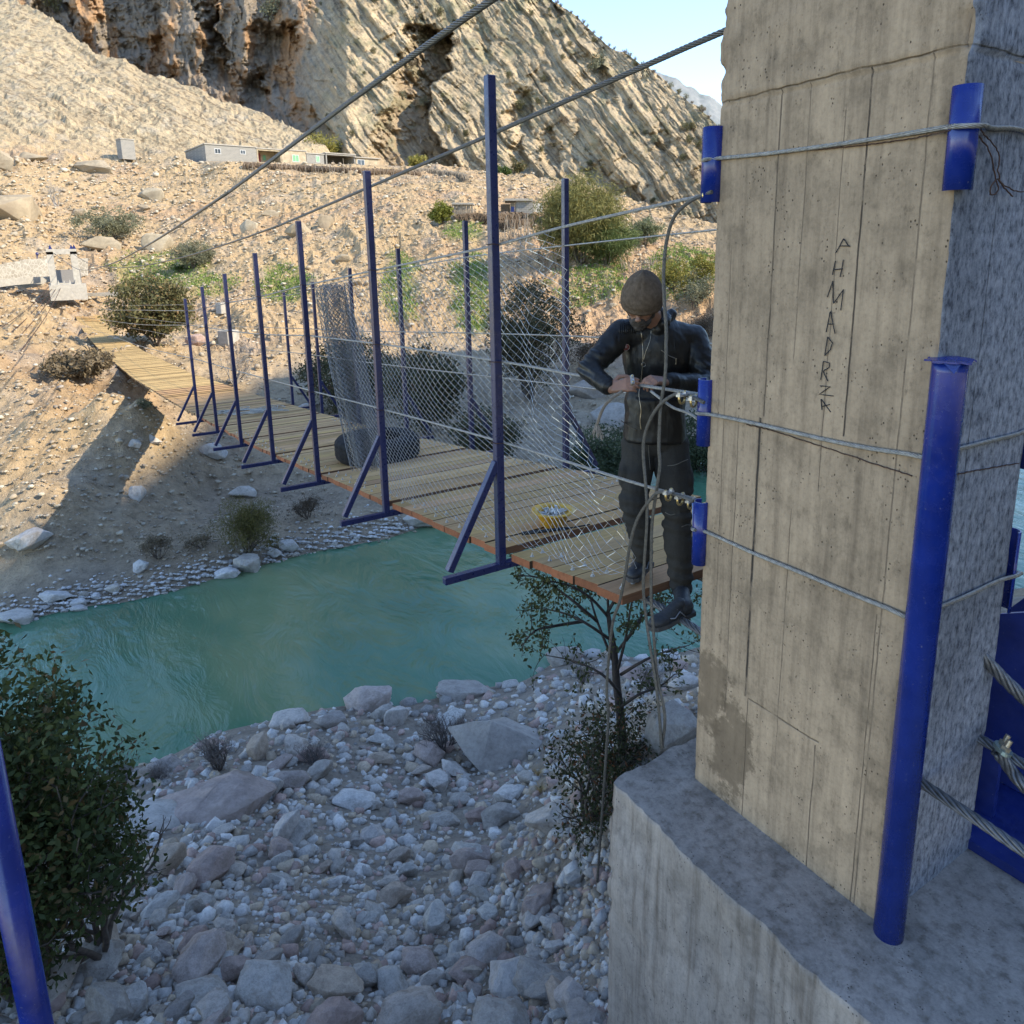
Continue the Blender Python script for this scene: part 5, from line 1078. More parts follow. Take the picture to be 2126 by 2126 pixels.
plant('leafy_shrub', 1290, 1600, 150, 190, 'dark leafy growth round the foot of the slender tree', 'bush', 53, 40, 1300, .048, ((.03, .04, .016), (.075, .075, .03), (.14, .07, .03)), v=6.3, stems=6, depth=3, clump=.16, shell=.2)
for i, (x, y, w, h, lb) in enumerate([(925,1560,170,105,'tangled grey dry brush left of the smooth slab'),(650,1590,130,60,'low dry brush among stones, right of the white block'),(1215,1420,140,60,'brown dry brush behind the tree trunk'),(1350,1430,130,60,'brown dry brush between tree trunk and pillar'),(455,1600,110,100,'thin dry bush behind the flat-topped boulder'),(250,1640,140,80,'grey dry brush behind the rounded boulder'),(330,1625,70,50,'small dry tuft behind the two largest boulders')]):
    plant('dry_brush', x, y, w, h, lb, 'bush', 70+i, 20, 500, .035, ((.16, .135, .12), (.26, .22, .19)), vmin=5, stems=22, depth=3, bark=plain('dry_twig', (.17, .145, .13), .9) if i == 0 else bpy.data.materials['dry_twig'], aspect=.2)
GT = plain('straw_grass', (.42, .30, .14), .8)
for x, y, lb in ((1117, 1615, 'small golden grass tuft left of the shrub, upper'), (1122, 1650, 'small golden grass tuft left of the shrub, lower')):
    g_ = ground_hit(x, y, 5); b0 = uv2w(*g_); mb = MB(); r_ = random.Random(x)
    for i in range(70): a = r_.uniform(0, 6.28); l = r_.uniform(.08, .2); mb.tube([b0, b0+Vector((math.cos(a)*l*.3, math.sin(a)*l*.3, l*.7)), b0+Vector((math.cos(a)*l*.7, math.sin(a)*l*.7, l*.85))], [.003, .002, .0008], 3)
    tag(mb.build('grass_tuft', GT), lb, 'grass tuft')
# short grass on the terraces (nobody could count it)
rng = np.random.default_rng(12); sel = np.argwhere((gm > .35) & (V_ > 45) & (V_ < 100)); pick = sel[rng.integers(len(sel), size=26000)]
P = np.stack([X_[pick[:, 0], pick[:, 1]], Y_[pick[:, 0], pick[:, 1]], Z_[pick[:, 0], pick[:, 1]]], 1)+rng.normal(size=(26000, 3))*np.array([.35, .35, .02])
dirs = np.tile(np.array([0, 0, 1.2]), (26000, 1)); c0, c1 = np.array((.10, .16, .03)), np.array((.22, .30, .07))
V, Q, cc = leaves_np(P, .22, c0+(c1-c0)*rng.random((26000, 1)), rng, 0, .5, dirs); f = np_mesh('grass', V, Q, LEAF, smooth=False); vcol(f, cc); tag(f, 'short green grass on the terraces of the far slope', 'grass', kind='stuff')
# ---------------------------------------------------------------- chain-link panel hung on the handrail
def link_wires(P, ns, nt, r=.0018, jit=.0):
    """interlocked zigzag wires over the surface P(s, t)"""
    mb = MB()
    for i in range(ns):
        pts = []
        for j in range(nt+1):
            s = (i+(.5 if (i+j) % 2 else -.5)*1.04+.5)/ns; pts.append(P(min(max(s, 0), 1), j/nt))
        mb.tube(pts, r, 3, cap=False)
    return mb
def polyl(pts, t):
    k = len(pts)-1; x = min(max(t, 0), .99999)*k; i = int(x); return pts[i].lerp(pts[i+1], x-i)
XM = 2.515
Ledge = spline([onplane(x, y, 0, XM) for x, y in ((712,580),(722,660),(735,760),(752,880),(790,1005))], 40)
Redge = spline([onplane(x, y, 0, XM) for x, y in ((1150,478),(1178,545),(1184,650),(1196,760),(1204,850),(1238,945),(1290,1060),(1318,1150),(1310,1222))], 40)
def _arc(pts):
    L = [0]
    for a, b in zip(pts, pts[1:]): L.append(L[-1]+(b-a).length)
    return [l/L[-1] for l in L]
La, Ra = _arc(Ledge), _arc(Redge)
def on_arc(pts, A, t):
    x = float(np.interp(t, A, np.arange(len(A)))); i = min(int(x), len(pts)-2); return pts[i].lerp(pts[i+1], x-i)
nzr = random.Random(11)
def panel(s, t):
    """s 0 at the roll, 1 at the free end; t 0 top, 1 bottom"""
    s2 = s+.03*math.sin(s*9+t*2)*t
    a = on_arc(Ledge, La, t); b = on_arc(Redge, Ra, t)
    p = a.lerp(b, s2**1.0)
    # top edge follows the handrail cable
    y = p.y; ztop = float(np.interp(y, [2.33,3.31,4.08,4.61,6.13,7.12,8.27], [2.06,1.97,1.88,1.83,1.70,1.61,1.51]))
    if s < .88: p.z += (ztop-.02-a.lerp(b, s2).z if t == 0 else 0)
    bot = deck_z(p.y)+.02
    a0 = on_arc(Ledge, La, 0).lerp(on_arc(Redge, Ra, 0), s2); w0 = (1-t)
    p.z += (float(np.interp(a0.y, [2.33,3.31,4.08,4.61,6.13,7.12,8.27], [2.06,1.97,1.88,1.83,1.70,1.61,1.51]))-.02-a0.z)*w0*(1 if s < .9 else (1-s)*10) if t > 0 else 0
    if t > .8: p.z = p.z+(bot-p.z)*((t-.8)/.2)**2*.8
    n = Vector((p.y*1.3, p.z*1.3, 3.1)); f = mnoise.noise(n); e = smooth(.62, 1, s)
    p.x += .03*f+float(e)*(.07*mnoise.noise(Vector((p.y*4.5, p.z*.9, 7)))-.02)+.02*mnoise.noise(Vector((p.y*9, p.z*5, 1)))*float(e)
    p.y += (.012+.05*float(e))*mnoise.noise(Vector((p.y*3, p.z*3.3, 5.5))); p.z += (.008+.03*float(e))*mnoise.noise(Vector((p.y*3.7, p.z*4.3, 9.5)))
    if s > .55: p.x += .22*max(0, (t-.55))*(s-.55)/.45*1.2
    return p
net = empty('chain_link_mesh', (XM, 5.5, -.3)); tag(net, 'galvanised chain-link netting hung on the left handrail, its far end still rolled up', 'wire netting')
link_wires(panel, 78, 66).build('netting_panel', ZINC, net)
axis_t, axis_b = onplane(688, 592, 0, XM+.10), onplane(762, 968, 0, XM+.10)
def roll(s, t):
    c = axis_t.lerp(axis_b, t); turns = 3.2; a = s*turns*2*math.pi; r = .07+.115*s+.03*mnoise.noise(Vector((a, t*4, 2)))+.03*math.sin(t*3.1)
    p = c+Vector((math.cos(a)*r, math.sin(a)*r*1.15, 0)); p.z += .04*mnoise.noise(Vector((a*1.3, t*8, 4))); p.y += .06*math.sin(t*5)*.4
    return p
link_wires(roll, 120, 66, .0028).build('netting_roll', plain('netting_roll_wire', (.22, .215, .21), .5, .7, .3, 40), net)
# ---------------------------------------------------------------- tyre, bowl, bar, cord on the deck
rub = N('tyre_rubber'); tn = rub.noise(20, 5); RUB = rub.fin(rub.ramp(tn, [(.3, (.009, .009, .010, 1)), (.7, (.022, .022, .024, 1))]), .85, 0, rub.bump(rub.noise(80, 4), .3, .003), .2)
tc_ = Vector((3.33, 8.55, deck_z(8.5)+.005)); tyre = empty('truck_tyre', tc_); tag(tyre, 'worn black lorry tyre lying flat on the deck behind the netting roll', 'tyre')
def tyre_mesh():
    R, wd, n, prof = .53, .29, 72, []
    P = [(.29, .03), (.30, .0), (.40, -.0+.004), (.49, .012), (.525, .05), (.53, .10), (.53, .19), (.525, .24), (.49, .278), (.40, .29), (.30, .288), (.29, .26), (.31, .24), (.42, .22), (.45, .15), (.42, .07), (.31, .05), (.29, .03)]
    mb = MB(); b = 0
    for (r, z) in P:
        for k in range(n):
            a = 2*math.pi*k/n; rr = r
            if r > .515: rr = r-(.014 if k % 3 == 0 else 0)
            mb.v.append(tc_+Vector((rr*math.cos(a), rr*math.sin(a), z)))
    for i in range(len(P)-1):
        for k in range(n): k2 = (k+1) % n; mb.f.append((i*n+k, i*n+k2, (i+1)*n+k2, (i+1)*n+k))
    return mb
q = tyre_mesh().build('carcass', RUB, tyre, True)
grm = MB()
for z in (.085, .145, .205): grm.lathe(tc_+Vector((0, 0, z)), [(.531, -.006), (.533, 0), (.531, .006)], 72)
grm.build('tread_rib', RUB, tyre, True)
bc = on_z(1117, 1068, -.22+.0); bc = Vector((3.05, 4.32, deck_z(4.32)+.004))
bowl = empty('yellow_hard_hat_bowl', bc); bowl.name = 'yellow_bowl'; tag(bowl, 'yellow plastic bowl full of bolts standing on the planks behind the netting', 'bowl')
YEL = plain('yellow_plastic', (.55, .30, .02), .4, 0, .15)
MB().lathe(bc, [(.0, 0), (.085, 0), (.10, .015), (.125, .11), (.165, .118), (.168, .125), (.125, .122), (.117, .11), (.092, .02), (0, .012)], 32).build('basin', YEL, bowl, True)
bm_ = MB(); rr_ = random.Random(4)
for i in range(46):
    a = rr_.uniform(0, 6.28); r = rr_.uniform(0, .09); p = bc+Vector((r*math.cos(a), r*math.sin(a), .085+rr_.uniform(0, .03))); d_ = Vector((rr_.uniform(-1, 1), rr_.uniform(-1, 1), rr_.uniform(-.3, .5))).normalized()
    bm_.tube([p-d_*.025, p+d_*.025], .006, 6); bm_.tube([p+d_*.022, p+d_*.032], .011, 6)
tag(bm_.build('bolts', ZINC, bowl, False), kind='stuff')
cb0 = Vector((2.72, 4.25, deck_z(4.2)+.02)); o = MB().tube([cb0, cb0+Vector((.32, -.10, .0)), cb0+Vector((.36, -.115, .0))], [.014, .012, .006], 10).tube([cb0+Vector((.34, -.11, .0)), cb0+Vector((.50, -.16, .01))], .006, 8).build('black_bar', plain('black_rubber', (.012, .012, .013), .6), None, True)
tag(o, 'black-handled steel bar lying on the planks in front of the yellow bowl', 'tool')
cords = MB(); rr_ = random.Random(8)
for k in range(9):
    c0 = Vector((rr_.uniform(2.9, 3.8), rr_.uniform(14.5, 16.5), 0)); pts = []
    for i in range(9): p = c0+Vector((rr_.uniform(-.35, .35), rr_.uniform(-.35, .35), 0)); p.z = deck_z(p.y)+.02+rr_.uniform(0, .04); pts.append(p)
    if k == 0: allp = pts
    else: allp += pts
o = rope('cord_heap', allp, .008, plain('pale_cord', (.36, .33, .28), .8), None, lobed=False); tag(o, 'tangled pale cord lying in loops on the deck between the far railing posts', 'cord')
LW = plain('loose_plank_wood', (.50, .31, .13), .75, 0, .25, 8)
for k, (a, b, lb) in enumerate((((150,622,67),(196,631,67),'loose plank lying across the far end of the deck, leftmost and longest'), ((165,634,66.5),(197,638,66.5),'loose plank lying on the far end of the deck in the middle of three'), ((174,647,65),(204,650,65),'loose plank lying on the far end of the deck, nearest of three'))):
    p0, p1 = at(*a), at(*b); zz = deck_z(min(79, (p0.y+p1.y)/2))+.05+.05*(2-k); p0.z = zz+.06; p1.z = zz
    tag(MB().bar(p0, p1, .2, .05).build('loose_plank', LW), lb, 'plank', 'loose planks on the far end of the deck')
# ---------------------------------------------------------------- worker
def evaluated(o):
    dg = bpy.context.evaluated_depsgraph_get(); dg.update(); me = bpy.data.meshes.new_from_object(o.evaluated_get(dg)); return me
def fuse(name, mb, voxel, mat, parent, sm=4, wr=None):
    """merge overlapping shapes into one smooth skin"""
    me = bpy.data.meshes.new('tmp'); me.from_pydata([tuple(v) for v in mb.v], [], mb.f); me.update()
    t = bpy.data.objects.new('tmp', me); C.objects.link(t)
    r = t.modifiers.new('r', 'REMESH'); r.mode = 'VOXEL'; r.voxel_size = voxel; r.use_smooth_shade = True
    s = t.modifiers.new('s', 'SMOOTH'); s.factor = .6; s.iterations = sm
    me2 = evaluated(t); bpy.data.objects.remove(t); bpy.data.meshes.remove(me)
    me2.name = name
    if wr:
        n = len(me2.vertices); co = np.empty(n*3, np.float32); me2.vertices.foreach_get('co', co); co = co.reshape(-1, 3)
        no = np.empty(n*3, np.float32); me2.vertices.foreach_get('normal', no); no = no.reshape(-1, 3)
        co2 = co+no*wr(co)[:, None]; me2.vertices.foreach_set('co', co2.astype(np.float32).ravel()); me2.update()
    me2.materials.clear(); o = link_mesh(name, me2, mat, parent, True); return o
def limb(mb, a, b, ra, rb, n=14):
    a = Vector(a); b = Vector(b); k = 5
    mb.tube([a.lerp(b, i/k) for i in range(k+1)], [ra+(rb-ra)*i/k for i in range(k+1)], n); mb.ball(a, ra, n, 10); mb.ball(b, rb, n, 10); return mb
RT = uv2w(1, 0, 0); TC = uv2w(0, -1, 0); UP = Vector((0, 0, 1))       # image right, towards the camera, up
def fr(x, y, z): M = Matrix((x, y, z)).transposed(); return M
man = empty('person', at(1365, 1185, 3.95)); man.location.z = 0
tag(man, 'man in beanie, black leather jacket and cargo trousers looking down at a cable clamp', 'person')
SKIN = plain('skin', (.23, .118, .075), .5, 0, .12, 30, .2, .001)
leather = N('black_leather'); ln = leather.noise(28, 6, .6); l2 = leather.noise(6, 4, .6, leather.map((1, 1, .35)), .6)
LEA = leather.fin(leather.ramp(ln, [(.3, (.006, .0055, .0055, 1)), (.7, (.013, .012, .011, 1))]), leather.ramp(ln, [(.3, .34), (.7, .55)]), 0, leather.bump(ln, .35, .002, leather.bump(l2, .6, .02)), .3)
tr = N('dark_cargo_cloth'); tn_ = tr.noise(160, 3); t2 = tr.noise(5, 5, .6, tr.map((1, 1, .5)), .7)
TRO = tr.fin(tr.mix(.5, tr.ramp(t2, [(.3, (.013, .011, .008, 1)), (.7, (.030, .025, .017, 1))]), tr.ramp(tn_, [(.3, .03), (.7, .05)])), .85, 0, tr.bump(tn_, .3, .001, tr.bump(t2, .7, .02)), .2)
kn = N('knitted_wool'); kw = kn.n('ShaderNodeTexWave'); kw.inputs['Scale'].default_value = 60; kw.inputs['Distortion'].default_value = .6; kn.l(kn.co, kw.inputs[0])
KNIT = kn.fin(kn.ramp(kn.noise(60, 4), [(.3, (.08, .058, .040, 1)), (.7, (.135, .10, .072, 1))]), .95, 0, kn.bump(kw.outputs[1], .35, .002), .1)
HAIR = plain('beard_hair', (.045, .036, .030), .8, 0, .5, 90, .6, .004)
ZIP = plain('zip_metal', (.24, .21, .17), .3, .9, .2)
# skeleton points
neck0, neck1 = at(1372, 690, 4.0), at(1346, 648, 3.88)
hc = at(1333, 624, 3.82)
shL, shR = at(1292, 692, 3.95), at(1437, 704, 4.02)
elL, wrL = at(1222, 766, 3.82), at(1266, 806, 3.64)
elR, wrR = at(1474, 800, 3.88), at(1384, 792, 3.64)
ch, wa, hp = at(1364, 745, 3.99), at(1360, 840, 3.98), at(1358, 905, 3.98)
hL, kL, aL = at(1326, 922, 3.98), at(1318, 1046, 3.90), at(1334, 1148, 3.95)
hR, kR, aR = at(1390, 922, 3.98), at(1405, 1066, 3.86), at(1414, 1222, 3.80)
hu = (UP*.86+TC*.46+RT*-.06).normalized(); hf = (TC*.80-UP*.50-RT*.30); hf = (hf-hu*hf.dot(hu)).normalized(); hx = hf.cross(hu).normalized()
HM = fr(hx, hf, hu)
def hp_(x, y, z): return hc+HM @ Vector((x, y, z))
body = MB()
body.ball(hc, 1, 20, 14, (.077, .096, .115), HM); body.ball(hp_(0, .03, -.065), 1, 16, 12, (.055, .062, .07), HM)      # skull, jaw
body.ball(hp_(0, .092, -.03), 1, 12, 8, (.014, .022, .026), HM); body.ball(hp_(0, .112, -.046), 1, 12, 8, (.016, .014, .012), HM)   # nose
for sx in (-1, 1):
    body.ball(hp_(.078*sx, -.005, -.02), 1, 10, 8, (.012, .022, .034), HM); body.ball(hp_(.030*sx, .078, .018), 1, 10, 8, (.028, .016, .009), HM)  # ears, brow
    body.ball(hp_(.036*sx, .068, -.035), 1, 10, 8, (.024, .020, .018), HM)
body.ball(hp_(0, .086, -.078), 1, 10, 8, (.026, .014, .010), HM); body.ball(hp_(0, .075, -.108), 1, 10, 8, (.024, .018, .018), HM)
limb(body, neck0, neck1, .062, .056)
body.ball(ch, 1, 18, 12, (.155, .095, .19), fr(RT, TC, UP)); body.ball(wa, 1, 18, 12, (.13, .09, .13), fr(RT, TC, UP)); body.ball(hp, 1, 18, 12, (.14, .095, .11), fr(RT, TC, UP))
for a, b_, c_2 in ((shL, elL, wrL), (shR, elR, wrR)): limb(body, a, b_, .045, .036); limb(body, b_, c_2, .036, .026)
limb(body, ch+UP*.1, shL, .07, .05); limb(body, ch+UP*.1, shR, .07, .05)
for a, b_, c_2 in ((hL, kL, aL), (hR, kR, aR)): limb(body, a, b_, .07, .048); limb(body, b_, c_2, .048, .034)
def hand(mb, wr, kn_dir, palm_n, curl, L=.185, thumb=1, spread=.0):
    """palm box-like body, four bent fingers of unequal length, thumb from the side near the wrist"""
    d = kn_dir.normalized(); n = (palm_n-d*palm_n.dot(d)).normalized(); w = d.cross(n).normalized()*thumb
    for k in (-1.2, -.4, .4, 1.2): limb(mb, wr+w*.011*k, wr+d*.085+w*.020*k, .0155, .0125, 8)
    tips = []
    for k, ln_, q in ((1.5, .068, .9), (.5, .077, 1), (-.5, .072, 1.05), (-1.5, .056, 1.15)):
        p = wr+d*.085+w*.0195*k; a = 0; rad = .0105
        for seg, fct in enumerate((.44, .32, .24)):
            a += curl[seg]*q; dd = (d*math.cos(a)-(-n)*math.sin(a)*-1)  # bend towards the palm side
            dd = d*math.cos(a)+n*math.sin(a)
            q2 = p+dd*ln_*fct; limb(mb, p, q2, rad, rad-.0012, 8); p = q2; rad -= .0012
        tips.append(p)
    p = wr+d*.018+w*.030; q1 = p+(d*.55+w*.62+n*.35).normalized()*.040; q2 = q1+(d*.85+n*.45+w*.02).normalized()*.034; q3 = q2+(d*.85+n*.4-w*.3).normalized()*.026
    limb(mb, p-d*.01-w*.012, q1, .016, .012, 8); limb(mb, q1, q2, .0118, .0108, 8); limb(mb, q2, q3, .0108, .009, 8)
    return tips
hdl = (at(1300, 799, 3.60)-wrL).normalized(); hdr = (at(1338, 786, 3.56)-wrR).normalized()
hand(body, wrL+hdl*.005, hdl, (-TC*.75+RT*.35-UP*.45), (.35, .55, .4), thumb=1)
hand(body, wrR+hdr*.005, hdr, (-UP*.85-TC*.35-RT*.1), (.7, .8, .5), thumb=-1)
fuse('body', body, .0042, SKIN, man, 2)
# beanie, beard
bn = MB(); n_, m_ = 40, 22
for i in range(m_+1):
    f = i/m_; z = -.030+.190*f; prof = (max(0, 1-(max(0, f-.25)/.75)**1.9))**.62*(.90+.10*min(1, f/.22))
    for k in range(n_):
        a = 2*math.pi*k/n_; rx, ry = .104*prof, .122*prof
        wv_ = .0035*mnoise.noise(Vector((math.cos(a)*2.2, math.sin(a)*2.2, f*3)))+(.004 if f < .10 else 0)+.0012*math.sin(a*40)*(f < .3)
        peak = .014*math.exp(-((a-math.pi*.5)/.5)**2)*(f > .8)
        seam = -.006*math.exp(-((math.sin(a)-1)/.004)**2)*(f > .45)
        bn.v.append(hp_((rx+wv_+seam)*math.cos(a), (ry+wv_+seam)*math.sin(a)-.006, z+.012*math.cos(a-math.pi/2)*(1-f)-.020*(1-f)*math.sin(-a)*0+peak))
for i in range(m_):
    for k in range(n_): k2 = (k+1) % n_; bn.f.append((i*n_+k, i*n_+k2, (i+1)*n_+k2, (i+1)*n_+k))
o = bn.build('beanie', KNIT, man, True); sd_ = o.modifiers.new('t', 'SOLIDIFY'); sd_.thickness = .006; sd_.offset = 1
bd = MB(); bd.ball(hp_(0, .034, -.090), 1, 18, 12, (.059, .060, .048), HM); bd.ball(hp_(0, .088, -.066), 1, 12, 8, (.036, .018, .014), HM); bd.ball(hp_(0, .078, -.085), 1, 12, 8, (.045, .022, .020), HM); bd.ball(hp_(0, .070, -.112), 1, 12, 8, (.032, .026, .026), HM)
for sx in (-1, 1): bd.ball(hp_(.060*sx, .010, -.052), 1, 10, 8, (.014, .030, .040), HM)
bd.ball(hp_(0, -.045, -.05), 1, 16, 12, (.078, .065, .075), HM)
fuse('beard', bd, .004, HAIR, man, 2, lambda c: .003*fbm(c[:, 0]*90, c[:, 1]*90, c[:, 2]*90, oct=3, seed=3))
for sx in (-1, 1): bn2 = MB().ball(hp_(.030*sx, .088, .001), 1, 10, 8, (.016, .005, .0035), HM).build('eyelid', HAIR, man, True)
# jacket
jk = MB(); B = fr(RT, TC, UP)
jk.ball(ch+UP*.02, 1, 22, 16, (.188, .135, .22), B); jk.ball(wa+UP*.01, 1, 22, 16, (.168, .128, .17), B)
jk.tube([wa+UP*.05, wa-UP*.06, hp+UP*.02, hp-UP*.015], [.150, .165, .172, .170], 26)
sc0 = len(jk.v)
limb(jk, ch+UP*.12-RT*.02, shL+UP*.005, .105, .072, 18); limb(jk, ch+UP*.12+RT*.02, shR+UP*.0, .105, .078, 18)
limb(jk, shL, elL, .074, .060, 18); limb(jk, elL, wrL-(wrL-elL).normalized()*.02, .060, .042, 18)
limb(jk, shR, elR, .080, .064, 18); limb(jk, elR, wrR-(wrR-elR).normalized()*.02, .063, .044, 18)
limb(jk, neck0-UP*.03, neck0+UP*.02-TC*.03, .085, .078, 18); limb(jk, neck0-TC*.02+RT*.02, neck0.lerp(neck1, .75)-TC*.03+RT*.022, .080, .066, 18)
# collar
for a in np.linspace(-2.4, 2.4, 13):
    d_ = -TC*math.cos(a)+RT*math.sin(a); p = neck0+UP*.0+d_*.075; limb(jk, p, p+UP*(.045+.02*math.cos(a))+d_*.006, .012, .009, 8)
limb(jk, at(1366, 684, 3.90), at(1394, 652, 3.99), .034, .030); limb(jk, at(1376, 672, 3.88), at(1384, 660, 3.92), .030, .028)
# flatten tube depth of the skirt
cz = hp
for i, v in enumerate(jk.v[:sc0]):
    rel_ = v-wa; dpt = rel_.dot(TC)
    if abs(dpt) > .118 and abs(rel_.dot(RT)) < .2 and v.z > hp.z-.1 and v.z < ch.z+.25: jk.v[i] = v-TC*(dpt-math.copysign(.118+(abs(dpt)-.118)*.35, dpt))
def jw(c):
    x = (c-np.array(wa))@np.array(RT); z = c[:, 2]; y = (c-np.array(wa))@np.array(TC)
    d = .006*fbm(x*9, z*5+x*6, y*8, oct=4, seed=12, ridged=True)+.0035*fbm(x*22, z*15, y*20, oct=3, seed=13)
    # bands of ribbing on shoulder and sleeves, creases at elbows
    for e_ in (elL, elR): 
        r = np.sqrt(((c-np.array(e_))**2).sum(1)); d = d+.006*np.exp(-(r/.12)**2)*np.sin(((c-np.array(e_))@np.array((UP+RT*.5)))*140)
    hem = np.exp(-((z-(hp.z-.0))/.012)**2)*(np.abs(x) < .25); d = d+.003*hem
    return d
fuse('leather_jacket', jk, .0065, LEA, man, 5, jw)
front = lambda x, z, o=.0: None
# zips, badge, cuffs: laid on the jacket by casting from the camera side
jo = [c for c in man.children if c.name.startswith('leather_jacket')][0]
bpy.context.view_layer.update()
from mathutils.bvhtree import BVHTree
_me = jo.data; _bv = BVHTree.FromPolygons([jo.matrix_world @ v.co for v in _me.vertices], [p.vertices[:] for p in _me.polygons])
def on_jacket(px, py, off=.003, bv=None):
    a, b_, c_3 = ray(px, py); d_ = uv2w(a, b_, c_3).normalized(); h = (bv or _bv).ray_cast(CAM, d_, 12)
    return (h[0]-d_*off) if h[0] else at(px, py, 3.86)
def strip(name, px, r, mat, off=.002, bv=None, n=None):
    P = spline([on_jacket(x, y, off, bv) for x, y in px], n or len(px)*6); P = [on_jacket(*[float(t) for t in to_px(*[np.array([q]) for q in w2uv(p)])], off, bv) for p in P]
    return MB().tube(P, r, 6).build(name, mat, man, True)
strip('front_zip', [(1331,688),(1334,715),(1335,740),(1334,760),(1331,790),(1327,820),(1331,850),(1329,875),(1331,892)], .003, ZIP)
strip('lapel_zip', [(1352,685),(1350,705),(1341,730),(1336,748)], .0022, ZIP)
strip('pocket_zip', [(1373,727),(1388,738),(1402,744)], .0022, ZIP); strip('zip_pull', [(1404,744),(1403,757)], .004, ZIP)
strip('hip_pocket_seam', [(1289,873),(1305,884),(1322,894)], .0025, plain('leather_seam', (.06, .045, .03), .6))
p = on_jacket(1336, 757, .006); M3 = fr(RT, UP, TC)
rg = MB().tube([p+M3 @ Vector((.011*math.cos(a), .011*math.sin(a), 0)) for a in np.linspace(0, 2*math.pi, 17)], .0022, 6).build('zip_ring', ZIP, man, True)
p = on_jacket(1300, 721, .006); bdg = MB().lathe(p, [(0, .003), (.017, .003), (.0195, .0), (.0195, -.004)], 24, M3).build('round_badge', plain('badge_red', (.10, .02, .015), .4), man, True)
MB().tube([p+M3 @ Vector((.017*math.cos(a), .017*math.sin(a), .004)) for a in np.linspace(0, 2*math.pi, 25)], .0012, 5).build('badge_rim', ZIP, bdg, True)
MB().tube([p+M3 @ Vector(q) for q in ((-.006, -.007, .005), (0, .009, .005), (.006, -.007, .005))], .0012, 5).tube([p+M3 @ Vector((-.004, -.001, .005)), p+M3 @ Vector((.004, -.001, .005))], .001, 5).build('badge_sign', ZIP, bdg, True)
for w_, e_ in ((wrL, elL), (wrR, elR)):
    d_ = (w_-e_).normalized(); MB().tube([w_-d_*.03, w_-d_*.005], [.045, .041], 20, cap=False).build('cuff', LEA, man, True)
sb = MB()
for k in range(9): 
    x = 1287+k*4.2; a_ = on_jacket(x, 670+abs(k-4)*.8, .001); b_ = on_jacket(x-1, 692, .001); sb.tube([a_, a_.lerp(b_, .5)+TC*.002, b_], .0035, 6)
sb.build('shoulder_ribbing', LEA, man, True)
# trousers
ts = MB(); ts.ball(hp+UP*.0, 1, 20, 14, (.165, .118, .12), B); 
limb(ts, hL, kL, .098, .074, 18); limb(ts, kL, kL.lerp(aL, .5), .070, .070, 18); limb(ts, kL.lerp(aL, .5), aL, .068, .054, 18)
limb(ts, hR, kR, .104, .080, 18); limb(ts, kR, kR.lerp(aR, .5), .076, .072, 18); limb(ts, kR.lerp(aR, .5), aR, .070, .056, 18)
ts.ball(hL.lerp(kL, .5)-RT*.075, 1, 12, 10, (.03, .055, .085), B); ts.ball(hR.lerp(kR, .55)+RT*.078, 1, 12, 10, (.03, .06, .09), B)
ts.ball(kL-RT*.03+UP*.02, 1, 12, 10, (.06, .06, .05), B); ts.ball(kR+UP*.03, 1, 12, 10, (.085, .075, .06), B); ts.ball(kR-UP*.06-RT*.0, 1, 12, 10, (.08, .07, .04), B)
def tw(c):
    x = (c-np.array(hp))@np.array(RT); z = c[:, 2]
    d = .010*fbm(x*5, z*7+x*5, c[:, 1]*5, oct=4, seed=22, ridged=True)+.003*fbm(x*22, z*22, c[:, 1]*20, oct=3, seed=23)
    for k_, s_ in ((kR, 1), (kL, .8), (aR+UP*.08, .8), (aL+UP*.06, .7)):
        r = np.sqrt(((c-np.array(k_))**2).sum(1)); d = d+s_*.010*np.exp(-(r/.11)**2)*np.sin((z-k_.z)*95+x*14)
    return d
to_ = fuse('cargo_trousers', ts, .0065, TRO, man, 4, tw)
_bt = BVHTree.FromPolygons([to_.matrix_world @ v.co for v in to_.data.vertices], [p.vertices[:] for p in to_.data.polygons])
SEAM = plain('trouser_seam', (.13, .12, .10), .8)
strip('pocket_seam', [(1386,967),(1402,965),(1418,958),(1428,954)], .0022, SEAM, .003, _bt); strip('knee_seam', [(1381,1064),(1392,1069),(1402,1067)], .0022, SEAM, .003, _bt); strip('knee_seam', [(1415,1094),(1425,1090),(1434,1090)], .0022, SEAM, .003, _bt)
strip('fly_seam', [(1346,905),(1347,940),(1350,975)], .0016, SEAM, .002, _bt)
